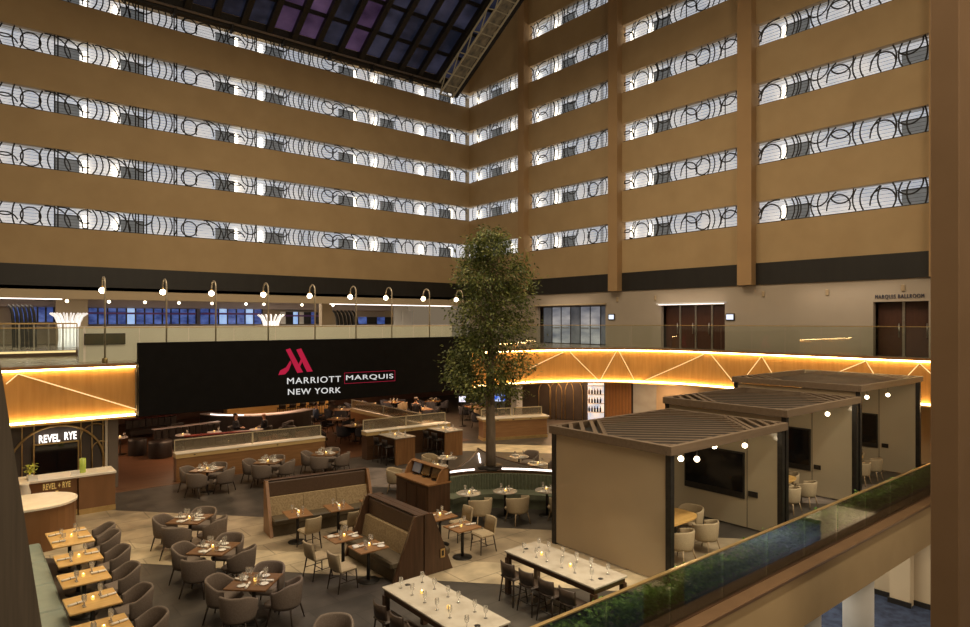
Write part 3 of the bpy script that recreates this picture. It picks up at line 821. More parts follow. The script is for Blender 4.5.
def mk_side():
    t = thing('cream_side_chair', '', 'chair')
    MB().box(-.22, .22, -.23, .2, .40, .48, .03).build('seat', CREAMUP, t)
    rings = []
    for i in range(9):
        x = -.215 + .43 * i / 8; c = -.05 * (1 - (x / .215) ** 2)
        rings.append([(x, .17 - c * .6, .46), (x, .215 - c, .47), (x * .97, .275 - c, .80), (x * .96, .262 - c, .82), (x * .96, .235 - c, .82), (x * .97, .225 - c, .80)])
    MB().loft(rings, True).build('backrest', CREAMUP, t)
    for sx in (-1, 1):
        MB().tube([(sx * .19, -.2, .41), (sx * .215, -.23, 0)], [.019, .013], 6).build('leg', LEGDK, t)
        MB().tube([(sx * .19, .17, .42), (sx * .21, .25, 0)], [.019, .013], 6).build('leg', LEGDK, t)
    MB().tube([(-.2, -.21, .2), (-.2, .21, .2)], .009, 5).tube([(.2, -.21, .2), (.2, .21, .2)], .009, 5).tube([(-.2, 0, .2), (.2, 0, .2)], .009, 5).build('stretcher', LEGDK, t)
    return t
P_SIDE = Proto(mk_side)
def mk_stool(name, up, H=.66):
    def make():
        t = thing(name, '', 'stool')
        MB().box(-.2, .2, -.2, .19, H - .06, H, .025).build('seat', up, t)
        rings = []
        for i in range(9):
            x = -.2 + .4 * i / 8; c = .07 * (x / .2) ** 2
            rings.append([(x, .19 - c, H + .02), (x, .225 - c, H + .02), (x, .25 - c, H + .27), (x, .22 - c, H + .28)])
        MB().loft(rings, True).build('backrest', up, t)
        for sx in (-1, 1):
            for sy in (-1, 1):
                MB().tube([(sx * .16, sy * .15, H - .06), (sx * .21, sy * .2, 0)], [.018, .013], 6).build('leg', LEGDK, t)
        MB().tube([(-.19, -.185, .22), (.19, -.185, .22), (.19, .185, .22), (-.19, .185, .22)], .01, 5, True).build('footrest', STEEL_D, t)
        return t
    return Proto(make)
P_STOOL = mk_stool('counter_stool', STOOLUP, .56)
P_BAR = mk_stool('bar_stool', BLKLEATH, .74)
def mk_table(name, top, sx, sy, h=.75, round_=False, th=.035, edge=None):
    def make():
        t = thing(name, '', 'table')
        if round_: MB().lathe([(sx / 2 - .012, h - th), (sx / 2, h - th + .01), (sx / 2, h - .008), (sx / 2 - .01, h)], 28).build('tabletop', top, t)
        else:
            MB().box(-sx / 2, sx / 2, -sy / 2, sy / 2, h - th, h, .008).build('tabletop', top, t)
        MB().tube([(0, 0, .03), (0, 0, h - th)], .038, 10).build('pedestal', STEEL_D, t)
        MB().lathe([(.24, 0), (.24, .012), (.05, .035)], 20).build('base', STEEL_D, t)
        return t
    return Proto(make)
P_TSQ = mk_table('square_dining_table', WD_TABLE, .82, .82)
P_TGOLD = mk_table('wooden_banquette_table', WD_GOLD, .80, .80)
P_TGOLD2 = mk_table('wooden_banquette_table', WD_GOLD, .80, 1.30)
P_TBOOTH = mk_table('wooden_booth_table', WD_MID, .62, .70)
P_TRND = mk_table('round_marble_table', MARBLE, .72, .72, .75, True, .03)

# ---- tableware
def mk_nap():
    t = thing('rolled_napkin', '', 'napkin')
    rings = [[(x, math.cos(2 * PI * j / 8) * .026, .022 + math.sin(2 * PI * j / 8) * .020) for j in range(8)] for x in (-.13, -.05, .05, .13)]
    MB().loft(rings, True).build('linen', WHITE, t)
    MB().tube([(-.012, .028 * math.cos(a), .0235 + .0215 * math.sin(a)) for a in [2 * PI * j / 8 for j in range(9)]], .004, 4).build('napkin_band', STEEL_D, t)
    return t
def mk_glass():
    t = thing('wine_glass', '', 'glass')
    MB().lathe([(.030, 0), (.030, .004), (.005, .010), (.005, .075)], 10).build('stem', GLASS_T, t)
    MB().lathe([(.006, .075), (.032, .10), (.039, .14), (.034, .195)], 10, cap=False).build('bowl', GLASS_T, t)
    return t
def mk_candle():
    t = thing('votive_candle', '', 'candle')
    MB().lathe([(.024, 0), (.029, .008), (.031, .058), (.028, .058), (.024, .012)], 12).build('holder', CANDLE, t)
    MB().lathe([(.008, .02), (.012, .04), (.002, .066)], 8).build('flame', BULB, t)
    return t
def mk_plate():
    t = thing('side_plate', '', 'plate')
    MB().lathe([(.05, .0), (.085, .012), (.088, .016), (.05, .006), (.01, .006)], 18).build('dish', CERAM, t)
    return t
P_NAP, P_GLS, P_CAN, P_PLT = Proto(mk_nap), Proto(mk_glass), Proto(mk_candle), Proto(mk_plate)
def dress(cx, cy, rz, hx, hy, z, ph, seats, candle=True, glasses=1, plates=False, rng=random.Random(3)):
    """seats: list of unit directions (local) where somebody would sit"""
    c, s = math.cos(rz), math.sin(rz)
    def W(x, y): return (cx + c * x - s * y, cy + s * x + c * y, z)
    if candle:
        P_CAN.put(W(rng.uniform(-.04, .04), rng.uniform(-.04, .04)), 0, f'lit amber votive candle on {ph}')
    for (sx, sy, off) in seats:
        px, py = sx * hx * .62 + abs(sy) * off, sy * hy * .62 + abs(sx) * off
        a = math.atan2(sy, sx) + rng.uniform(-.25, .25)
        P_NAP.put(W(px, py), rz + a, f'white rolled napkin on {ph}', f'napkins on {ph}')
        for g in range(glasses):
            gx = px * .62 - sy * (.13 + .07 * g); gy = py * .62 + sx * (.13 + .07 * g)
            P_GLS.put(W(gx, gy), 0, f'clear stemmed glass on {ph}', f'glasses on {ph}')
        if plates: P_PLT.put(W(px + sy * .12, py - sx * .12), 0, f'small white plate on {ph}', f'plates on {ph}')
S4 = [(1, 0, 0), (-1, 0, 0), (0, 1, 0), (0, -1, 0)]

# ================================================================== DINING TABLES WITH GREY ARMCHAIRS
def four_top(x, y, rz, ph, group, sides=('right', 'far', 'left', 'near'), d=.62, z=.75):
    P_TSQ.put((x, y, 0), rz, f'dark walnut square table: {ph[4:]}', 'square dining tables')
    dress(x, y, rz, .41, .41, z, ph, S4, True, 2, True)
    for k, sd in enumerate(('right', 'far', 'left', 'near')):
        if sd not in sides: continue
        a = rz + (-PI / 2, 0, PI / 2, PI)[k]      # direction of the chair from the table
        dx, dy = -math.sin(a), math.cos(a)
        P_ARM.put((x + dx * d, y + dy * d, 0), face(-dx, -dy) + .08 * math.sin(x * 7 + k), f'grey armchair on the {sd} side of {ph}', group)
RZ = math.radians(-46)
# local right (+x) of a table turned by -46 degrees points along the view's right
four_top(4.50, 17.2, RZ + .04, 'the back table of the three-table row', 'grey armchairs of the three-table row')
four_top(4.32, 14.65, RZ, 'the middle table of the three-table row', 'grey armchairs of the three-table row')
four_top(4.36, 12.3, RZ + .03, 'the front table of the three-table row', 'grey armchairs of the three-table row')
four_top(6.45, 22.6, RZ, 'the first table along the low planter wall', 'grey armchairs along the planter wall')
four_top(8.5, 22.5, RZ + .05, 'the second table along the low planter wall', 'grey armchairs along the planter wall')
four_top(10.65, 22.5, RZ, 'the third table along the low planter wall', 'grey armchairs along the planter wall')
P_ARM.put((4.75, 9.75, 0), face(-.6, -.8), 'lone grey armchair cut off by the lower picture edge')

# ---- banquette row on the left
rows = [('first', 1.98, 17.5, 1.30), ('second', 1.95, 15.88, .8), ('third', 1.89, 14.6, .8), ('fourth', 1.84, 13.25, .8), ('fifth', 1.80, 11.95, .8)]
for nm, x, y, ly in rows:
    ph = f'the {nm} wooden table from the curved counter'
    (P_TGOLD2 if ly > 1 else P_TGOLD).put((x, y, 0), .03, f'golden oak rectangular table, {nm} from the curved counter', 'golden tables along the sage bench')
    if ly > 1:
        dress(x, y, .03, .4, .6, .75, ph, [(1, 0, .3), (1, 0, -.3), (-1, 0, .3), (-1, 0, -.3)], True, 1)
        P_ARM.put((x + .66, y + .32, 0), face(-1, .05), 'grey armchair at the far half of the first wooden table by the counter', 'grey armchairs along the sage bench')
        P_ARM.put((x + .66, y - .36, 0), face(-1, 0), 'grey armchair at the near half of the first wooden table by the counter', 'grey armchairs along the sage bench')
    else:
        dress(x, y, .03, .4, .4, .75, ph, [(1, 0, .02), (-1, 0, -.02)], True, 2)
        P_ARM.put((x + .66, y - .02, 0), face(-1, 0) + .05, f'grey armchair at {ph}', 'grey armchairs along the sage bench')
bq = thing('banquette_bench', 'long sage vinyl bench along the golden tables', 'bench', (0, 0, 0))
y = 11.0
while y < 18.5:
    MB().box(.75, 1.50, y + .01, min(y + 1.48, 18.5), .30, .46, .035).build('seat_cushion', TEALUP, bq); y += 1.5
MB().box(.62, .78, 11.0, 18.5, .3, 1.0, .05).build('backrest', TEALUP, bq)
MB().box(.66, 1.44, 11.0, 18.5, 0, .30).build('base', WD_DARK, bq)

# ---- rounded counter, host desk and its arched backdrop
cc = thing('curved_counter', 'brown rounded counter with pale stone top beside the sage bench', 'counter', (0, 0, 0))
cpl = [(-.6, 19.17), (1.57, 19.17)] + arc(1.57, 20.0, .83, -90, 90, 14) + [(-.6, 20.83)]
MB().prism(cpl, 0, 1.06).build('body', M('copper_brown_panel', (.25, .12, .048), (.20, .095, .038), (3, 3, .6), .35), cc)
cpt = [(-.62, 19.13), (1.57, 19.13)] + arc(1.57, 20.0, .87, -90, 90, 14) + [(-.62, 20.87)]
MB().prism(cpt, 1.06, 1.11).build('countertop', CREAMTOP, cc)
hd = thing('host_desk', 'brown reception desk with pale top and gold restaurant lettering', 'desk', (0, 0, 0))
HX0, HXM, HX1, HY = .6, 2.72, 3.68, 22.2
COPPER = bpy.data.materials['copper_brown_panel']
MB().box(HX0, HXM, HY + .12, HY + .8, .16, 1.1).build('left_cabinet', COPPER, hd)
MB().box(HXM + .02, HX1, HY, HY + .8, .16, 1.1).build('right_cabinet', COPPER, hd)
MB().box(HX0, HX1 + .03, HY - .03, HY + .85, 1.1, 1.17, .01).build('countertop', CREAMTOP, hd)
MB().box(HX0, HXM, HY + .1, HY + .8, 0, .16).box(HXM + .02, HX1 + .01, HY - .01, HY + .8, 0, .16).build('gold_plinth', BRASS, hd)
GOLDL = M('gold_letters', (.85, .62, .2), (.75, .52, .16), 8, .35, .6, em=.35)
lx0, lx1 = on_y(43, HY + .12), on_y(70.5, HY + .12)
zl = z_at(56, 488.6, Y=HY + .12)
text_on('REVEL + RYE', 'lettering', GOLDL, (lx0, HY + .11, zl), (1, 0, 0), (0, 0, 1), lx1 - lx0, .17, hd, .012, .01, 1.05)
MB().box(lx0 + .3, lx1 - .3, HY + .105, HY + .12, zl - .09, zl - .06).build('lettering_underline', GOLDL, hd)
YB = 25.35
bd = thing('arched_backdrop', 'dark backdrop wall with brass hoops and uprights behind the desk', 'backdrop', (0, 0, 0))
MB().box(-2.5, 3.95, YB, YB + .15, 0, 2.49).build('wall_panel', M('dark_backdrop', (.055, .042, .034), (.08, .06, .048), (2, 2, .6), .5), bd)
def hoop(px, py_top, r, w=.035, name='hoop', zc=None):
    cx = on_y(px, YB - .06); top = z_at(px, py_top, Y=YB - .06)
    zc = top - r
    MB().tube([(cx - r, YB - .06, .02), (cx - r, YB - .06, zc)] + [(cx + r * math.cos(math.radians(a)), YB - .06, zc + r * math.sin(math.radians(a))) for a in range(180, -1, -10)] + [(cx + r, YB - .06, .02)], w, 6).build(name, BRASS, bd)
hoop(58, 425.5, 1.32, .04)
hoop(96, 423.5, .44, .02); hoop(101, 441, .26, .02)
for px in (22, 34, 81, 92, 103): MB().box(on_y(px, YB - .05) - .015, on_y(px, YB - .05) + .015, YB - .06, YB - .03, .02, 2.48).build('upright', BRASS, bd)
MB().box(on_y(105, YB - .1), on_y(108.5, YB - .1), YB - .16, YB - .02, 0, 2.48).build('post', CREAMTOP, bd)
ds = thing('display_screen', 'black display screen framed in brass inside the big hoop', 'screen', (0, 0, 0))
dx0, dx1 = on_y(34.5, YB - .12), on_y(77.5, YB - .12)
dz1, dz0 = z_at(56, 443.5, Y=YB - .12), .75
MB().box(dx0, dx1, YB - .17, YB - .08, dz0, dz1, .01).build('panel', BLKGLASS, ds)
MB().box(dx0 - .04, dx0, YB - .18, YB - .07, 0, dz1 + .04).box(dx1, dx1 + .04, YB - .18, YB - .07, 0, dz1 + .04).box(dx0, dx1, YB - .18, YB - .07, dz1, dz1 + .04).build('frame', BRASS, ds)
ns = thing('neon_sign', 'glowing white restaurant name sign mounted above the black screen', 'sign', (0, 0, 0))
NEON = emis('neon_white', (1, .9, .82), 2.2)
z0 = z_at(58, 441.5, Y=YB - .2)
text_on('REVEL', 'first_word', NEON, (on_y(39, YB - .2), YB - .2, z0), (1, 0, 0), (0, 0, 1), on_y(60, YB - .2) - on_y(39, YB - .2), .25, ns, .03, .015, 1.05)
text_on('RYE', 'second_word', NEON, (on_y(64.5, YB - .2), YB - .2, z0 + .03), (1, 0, 0), (0, 0, 1), on_y(76.5, YB - .2) - on_y(64.5, YB - .2), .25, ns, .03, .015, 1.05)
MB().box(on_y(39, YB - .2), on_y(76.5, YB - .2), YB - .15, YB - .02, z0 - .09, z0 - .05).build('mounting_rail', BRASS, ns)
# small things on the desk
for nm, px, lab in (('flowering_plant', 30, 'small yellow-green plant at the left end of the desk'),):
    x = on_y(px, HY + .3)
    t = thing(nm, lab, 'plant', (x, HY + .3, 1.17))
    MB().lathe([(.05, 0), (.075, .02), (.085, .14), (.07, .14)], 12).build('pot', CERAM, t)
    lf = MB(); rg = random.Random(4)
    for _ in range(70):
        c = Vector((rg.gauss(0, .07), rg.gauss(0, .07), .2 + rg.random() * .22)); a = Vector((rg.uniform(-1, 1), rg.uniform(-1, 1), rg.uniform(-.3, 1))).normalized() * .06
        b = a.cross(Vector((0, 0, 1))).normalized() * .025 if a.cross(Vector((0, 0, 1))).length > 1e-5 else Vector((.02, 0, 0))
        lf.add([c - a, c + b, c + a, c - b], [(0, 1, 2, 3)])
    lf.build('foliage', M('lime_leaf', (.42, .48, .04), (.6, .62, .1), 20, .5), t)
x = on_y(83, HY + .3)
t = thing('green_vase', 'tall lime green glass vase standing on the reception desk', 'vase', (x, HY + .35, 1.17))
MB().lathe([(.075, 0), (.085, .02), (.085, .42), (.078, .42), (.075, .03)], 16).build('body', M('lime_glass', (.30, .36, .04), (.42, .46, .08), 6, .2, em=.25), t)
for px, lab in ((33, 'small white card holder beside the yellow-green plant'), (75, 'small white card holder beside the green vase')):
    x = on_y(px, HY + .2); t = thing('card_holder', lab, 'card holder', (x, HY + .12, 1.17))
    MB().box(-.12, .12, -.06, .06, 0, .02).build('base', CERAM, t); MB().box(-.11, .11, -.01, .02, .02, .12).build('card', CERAM, t)
struct(MB().box(3.96, 4.25, 25.1, 25.6, 0, 2.49), 'column_restaurant', M('dusky_column', (.17, .13, .1), (.14, .11, .085), 2, .6))
t = thing('standing_vase', 'tall pale floor vase by the left end of the reception desk', 'vase', (on_y(24.5, 21.6), 21.62, 0))
MB().lathe([(.10, 0), (.13, .1), (.12, .7), (.15, 1.0), (.10, 1.2), (.12, 1.26)], 16).build('body', CREAMTOP, t)

# ================================================================== BOOTHS
def booth(name, label, loc, rz, L, wing=WD_MIDZ):
    t = thing(name, label, 'booth', loc, rz)
    MB().box(.01, L - .01, -.10, -.005, 0, 1.355).build('back_frame', WD_DARK, t)
    MB().box(.08, L - .08, -.16, -.10, .92, 1.34, .03).build('upper_back', BROWNUP, t)
    n = max(2, round(L / .95)); w = (L - .16) / n
    for i in range(n): MB().loft([[(.08 + i * w + .005, y, z), (.08 + (i + 1) * w - .005, y, z), (.08 + (i + 1) * w - .005, y + d, z), (.08 + i * w + .005, y + d, z)] for y, d, z in ((-.34, .14, .44), (-.30, .12, .65), (-.24, .10, .93))]).build('back_cushion', TANUP, t)
    MB().box(.08, L - .08, -.78, -.16, .30, .46, .035).build('seat', OLIVEUP, t)
    MB().box(.08, L - .08, -.70, -.10, 0, .30).build('seat_base', OLIVEUP, t)
    MB().box(-.01, L + .01, -.15, .015, 1.36, 1.385, .006).build('top_cap', WD_DARK, t)
    for x in (0, L - .08):
        MB().loft([[(x, .0, 0), (x, .0, 1.37), (x, -.22, 1.37), (x, -.78, 0)], [(x + .08, .0, 0), (x + .08, .0, 1.37), (x + .08, -.22, 1.37), (x + .08, -.78, 0)]]).build('end_panel', wing, t)
    return t
b1 = booth('long_booth', 'long high-backed booth with tan back and dark olive seat', (6.43, 17.4, 0), math.radians(-7.5), 2.95)
b2 = booth('short_booth', 'short high-backed booth with tan back facing the blue-lit tables', (8.03, 14.3, 0), -PI / 2, 2.3, WD_DARKZ)
b3 = booth('rear_booth', 'dark booth standing back to back behind the short booth', (8.06, 12.0, 0), PI / 2, 2.3, WD_DARKZ)
t = thing('wall_outlet', 'small pale socket plate on the end of the rear booth', 'socket', (8.54, 11.985, .42))
MB().box(-.06, .06, -.01, 0.0, -.1, .1).build('plate', BRASS, t); MB().box(-.03, .03, -.014, -.01, -.06, .06).build('socket_face', STEEL_D, t)
for (x, y, ph) in ((6.78, 15.95, 'the table at the near end of the long booth'), (7.85, 15.8, 'the middle table of the long booth'), (8.85, 15.65, 'the last table of the long booth')):
    P_TBOOTH.put((x, y, 0), math.radians(-7.5), 'small oak table: ' + ph[4:], 'oak tables of the booths')
    dress(x, y, math.radians(-7.5), .31, .35, .75, ph, [(0, 1, .05), (0, -1, -.05)], True, 1)
    if x < 8.5: P_SIDE.put((x + .05, y - .6, 0), face(-.05, 1), f'cream side chair pushed up to {ph}', 'cream side chairs of the booths')
for (x, y, ph) in ((6.85, 13.55, 'the far table of the short booth'), (6.98, 12.6, 'the near table of the short booth')):
    P_TBOOTH.put((x, y, 0), PI / 2, 'blue-lit oak table: ' + ph[4:], 'oak tables of the booths')
    dress(x, y, PI / 2, .31, .35, .75, ph, [(0, 1, .05), (0, -1, -.05)], True, 2, True)
    P_SIDE.put((x - .62, y - .02, 0), face(1, .1), f'cream side chair at {ph}', 'cream side chairs of the booths')
for (x, y, ph) in ((9.5, 13.45, 'the far table of the rear booth'), (9.42, 12.4, 'the near table of the rear booth')):
    P_TBOOTH.put((x, y, 0), PI / 2, 'oak pedestal table: ' + ph[4:], 'oak tables of the booths')
    dress(x, y, PI / 2, .31, .35, .75, ph, [(0, 1, .05), (0, -1, -.05)], True, 1)
    P_SIDE.put((x + .65, y + .0, 0), face(-1, .05), f'cream side chair at {ph}', 'cream side chairs of the booths')

# ---- host stand with monitors
hs = thing('host_stand', 'dark wooden host stand with hooded monitors before the planter', 'stand', (10.2, 15.0, 0))
MB().box(0, .75, 0, 1.7, 0, 1.06).build('cabinet', WD_DARKZ, hs)
MB().box(-.03, .78, -.03, 1.73, 1.06, 1.10).build('countertop', WD_MID, hs)
for i in range(3): MB().box(-.012, 0, .06 + i * .54, .56 + i * .54, .12, .98).build('door', WD_DARKZ, hs)
for y0, y1 in ((.0, .06), (1.64, 1.70)):
    MB().loft([[(.28, y, 1.10), (.75, y, 1.10), (.75, y, 1.42), (.66, y, 1.50), (.52, y, 1.48), (.40, y, 1.36)] for y in (y0, y1)]).build('hood_side', WD_MIDZ, hs)
MB().box(.70, .75, .0, 1.70, 1.10, 1.44).build('hood_back', WD_DARK, hs)
MB().loft([[(.50, y, 1.47), (.66, y, 1.49), (.75, y, 1.42), (.73, y, 1.40), (.65, y, 1.465), (.50, y, 1.45)] for y in (.0, 1.70)]).build('hood_top', WD_MID, hs)
for i, y in enumerate((.35, .85, 1.35)):
    t = thing('monitor', ('slim dark monitor at the near end of the host stand', 'slim dark monitor in the middle of the host stand', 'slim dark monitor at the far end of the host stand')[i], 'monitor', (10.2 + .45, 15.0 + y, 1.10))
    m = Matrix.Rotation(math.radians(-18), 4, 'Y')
    MB().box(-.015, .015, -.2, .2, .06, .34, .006, m.inverted()).build('screen', BLKGLASS if i != 2 else M('grey_screen', (.10, .11, .13), (.14, .15, .17), 2, .2, em=.2), t)
    MB().box(-.06, .08, -.08, .08, 0, .015).build('foot', STEEL_D, t); MB().tube([(.02, 0, .01), (.035, 0, .12)], .015, 6).build('neck', STEEL_D, t)

# ================================================================== CENTRAL PLANTER, TREE AND GREEN BANQUETTE
def bez(a, c, b, n=14): return [((1 - t) ** 2 * a[0] + 2 * t * (1 - t) * c[0] + t * t * b[0], (1 - t) ** 2 * a[1] + 2 * t * (1 - t) * c[1] + t * t * b[1]) for t in [i / n for i in range(n + 1)]]
LT, RT, BK = (11.15, 15.95), (14.7, 13.35), (14.85, 18.6)
A1, A2, A3 = bez(LT, (13.15, 16.35), RT), bez(RT, (13.9, 16.2), BK), bez(BK, (13.1, 16.7), LT)
outl = A1[:-1] + A2[:-1] + A3[:-1]
pl = thing('star_planter', 'three-pointed planter divider with lit edges around the tree', 'planter', (0, 0, 0))
MB().prism(outl, 0, .98).build('body', WD_MIDZ, pl)
cx_, cy_ = 13.25, 16.2
MB().prism([(cx_ + (x - cx_) * .985, cy_ + (y - cy_) * .985) for x, y in outl], .98, 1.0).build('deck', M('deck_carpet', (.12, .095, .075), (.09, .07, .055), 5, .8), pl)
for A in (A1, A2, A3):
    rim = MB(); rim.tube([(x, y, 1.0) for x, y in A], .035, 6); rim.build('rim', WD_DARK, pl)
def off(A, d):
    out = []
    for i, (x, y) in enumerate(A):
        (a, b), (c, e) = A[max(0, i - 1)], A[min(len(A) - 1, i + 1)]
        l = math.hypot(c - a, e - b); out.append((x + (e - b) / l * d, y - (c - a) / l * d))
    return out
i1 = off(A1, -.14)
for sub in (i1[1:6], i1[7:14]): MB().tube([(x, y, 1.03) for x, y in sub], .03, 5).build('light_strip', LED_C, pl)
MB().tube([(13.35, 16.6, 1.03), (14.2, 17.75, 1.03)], .028, 5).build('light_strip', LED_C, pl)
gb = thing('green_banquette', 'curved green channel-tufted banquette wrapped round the planter front', 'bench', (0, 0, 0))
# ribs of the backrest follow the curve
n = 46; front = bez(LT, (13.15, 16.35), RT, n); o0, o1 = off(front, .02), off(front, .14)
bk_ = MB()
for i in range(n):
    (ax, ay), (bx, by), (cx2, cy2), (dx2, dy2) = o0[i], o0[i + 1], o1[i + 1], o1[i]
    mx, my = (cx2 + dx2) / 2, (cy2 + dy2) / 2; ex, ey = mx + (mx - (ax + bx) / 2) * .35, my + (my - (ay + by) / 2) * .35
    bk_.loft([[(ax, ay, z), (bx, by, z), (cx2, cy2, z), (ex, ey, z), (dx2, dy2, z)] for z in (.42, .94)])
bk_.build('backrest', GREENUP, gb)
s0, s1 = off(front, .10), off(front, .66)
seat = MB().loft([[(*s0[i], .30), (*s1[i], .30), (*s1[i], .45), (*s0[i], .47)] for i in range(0, n + 1, 2)]); seat.build('seat', GREENUP, gb)
s2 = off(front, .58); MB().loft([[(*o0[i], 0), (*s2[i], 0), (*s2[i], .30), (*o0[i], .30)] for i in range(0, n + 1, 2)]).build('seat_base', GREENUP, gb)
for i, (x, y) in enumerate(((11.4, 14.7), (12.35, 14.2), (13.37, 13.5))):
    nm = ('nearest the host stand', 'in the middle of the green banquette', 'nearest the cabana')[i]
    ph = ('the round table nearest the host stand', 'the middle round table of the green banquette', 'the round table nearest the cabana')[i]
    P_TRND.put((x, y, 0), 0, f'round pale marble pedestal table {nm}', 'round marble tables')
    dress(x, y, face(-.55, -.83), .3, .3, .75, ph, [(0, 1, .05), (0, -1, -.05)], True, 1, True)
    P_TUB.put((x - .12, y - .68, 0), face(.12, .9), f'cream tub chair at {ph}', 'cream tub chairs of the green banquette')
# round tables behind the planter
for x, y, ph, chs in ((13.75, 19.0, 'the far round table left of the planter', [(-.3, .65)]), (12.7, 18.1, 'the near round table left of the planter', [(-.75, .25)]),
                 (15.9, 17.5, 'the far round table right of the planter', [(.75, .2)]), (15.6, 16.2, 'the near round table right of the planter', [(.8, -.1)])):
    P_TRND.put((x, y, 0), .4, 'round pale marble pedestal table: ' + ph[4:], 'round marble tables')
    dress(x, y, .4, .3, .3, .75, ph, [(0, 1, .05), (0, -1, -.05)], x != 15.9, 1, True)
    for dx, dy in chs: (P_TUB if x < 15 else P_ARM).put((x + dx, y + dy, 0), face(-dx, -dy), ('cream tub chair' if x < 15 else 'grey armchair') + f' at {ph}')
P_TUB.put((11.3, 18.55, 0), face(.8, -.6), 'cream tub chair standing alone behind the host stand')
# tree
TX, TY = 13.17, 15.84
tree = thing('indoor_tree', 'tall slim leafy green tree rising from the star planter', 'tree', (TX, TY, 1.0))
MB().tube([(0, 0, 0), (.01, .01, 1.2), (-.01, .02, 2.4), (.03, 0, 4), (0, .02, 6), (0, 0, 7.0)], [.165, .155, .14, .11, .06, .02], 12).build('trunk', BARK, tree)
MB().lathe([(.42, 0), (.42, .05), (.36, .10), (.2, .10)], 24).build('root_collar', STEEL_D, tree)
rg = random.Random(11); lv = MB(); br = MB(); nl = 0
for c in range(230):
    h = 2.25 + 5.2 * (c + rg.random()) / 230
    q = (h - 2.25) / 5.2
    R = 1.36 * (1 - .2 * q) * (1 if q > .1 else .60 + 4.0 * q) * (1 if q < .82 else max(.12, 1 - (q - .82) / .18 * .8))
    a = rg.random() * 2 * PI; rr = R * math.sqrt(rg.uniform(.02, 1)) * rg.choice((.8, .9, 1.0, 1.06))
    C = Vector((rr * math.cos(a), rr * math.sin(a), h))
    if c % 3 == 0: br.tube([(0, 0, h - .5 - .25 * rr), tuple(C * .55 + Vector((0, 0, h * .45 - .12))), tuple(C)], [.028, .018, .006], 5)
    for _ in range(74):
        p = C + Vector((rg.gauss(0, .2), rg.gauss(0, .2), rg.gauss(0, .15)))
        out = Vector((p.x, p.y, 0)); out = out.normalized() if out.length > .01 else Vector((1, 0, 0))
        d = (out * rg.uniform(.3, 1) + Vector((rg.uniform(-.6, .6), rg.uniform(-.6, .6), rg.uniform(-1.0, .35)))).normalized()
        sd = d.cross(Vector((rg.uniform(-1, 1), rg.uniform(-1, 1), 1))).normalized()
        l = rg.uniform(.085, .15); w = l * .24; up = sd.cross(d) * l * .1
        lv.add([p, p + d * l * .45 + sd * w + up, p + d * l, p + d * l * .45 - sd * w + up], [(0, 1, 2), (0, 2, 3)])
br.build('branches', BARK, tree)
lv.build('foliage', LEAF, tree)
# ================================================================== COMMUNAL TABLES AT THE FLOOR EDGE
def communal(x0, x1, y0, y1, ph, lab):
    t = thing('communal_table', lab, 'table', ((x0 + x1) / 2, (y0 + y1) / 2, 0))
    a, b = (x1 - x0) / 2, (y1 - y0) / 2
    MB().box(-a, a, -b, b, .86, .90, .008).build('tabletop', MARBLE, t)
    MB().box(-a + .03, a - .03, -b + .04, b - .04, .76, .86).build('apron', WD_DARK, t)
    for sx in (-1, 1):
        for sy in (-1, 1): MB().box(sx * (a - .05) - .05, sx * (a - .05) + .05, sy * (b - .07) - .05, sy * (b - .07) + .05, 0, .76).build('leg', WD_DARKZ, t)
    MB().box(-.05, .05, -b + .1, b - .1, .12, .2).build('stretcher', WD_DARK, t)
    for sy in (-1, 1): MB().lathe([(.05, .898), (.05, .906), (.01, .906)], 14, (-.05, sy * (b - .22), 0)).build('outlet_cap', STEEL_D, t)
    cx, cy = (x0 + x1) / 2, (y0 + y1) / 2
    rg = random.Random(int(x0 * 10))
    for i, yy in enumerate((.55, -.25)):
        P_CAN.put((cx - .05, cy + yy, .9), 0, f'lit amber votive candle on {ph}, {"far" if i == 0 else "near"} one')
    for i in range(6):
        for s in (-1, 1):
            yy = cy - b + .3 + i * (2 * b - .6) / 5
            P_GLS.put((cx + s * .22, yy + rg.uniform(-.05, .05), .9), 0, f'clear stemmed glass on {ph}', f'glasses on {ph}')
    for i in range(4):
        yy = cy - b + .42 + i * (2 * b - .84) / 3
        P_STOOL.put((x0 - .12, yy, 0), face(1, 0), f'dark counter stool on the open side of {ph}', f'stools on the open side of {ph}')
communal(5.92, 6.84, 7.72, 10.2, 'the communal table cut by the frame', 'long pale marble communal table cut off by the lower picture edge')
communal(8.85, 9.78, 7.72, 10.2, 'the communal table before the cabana', 'long pale marble communal table in front of the first cabana')

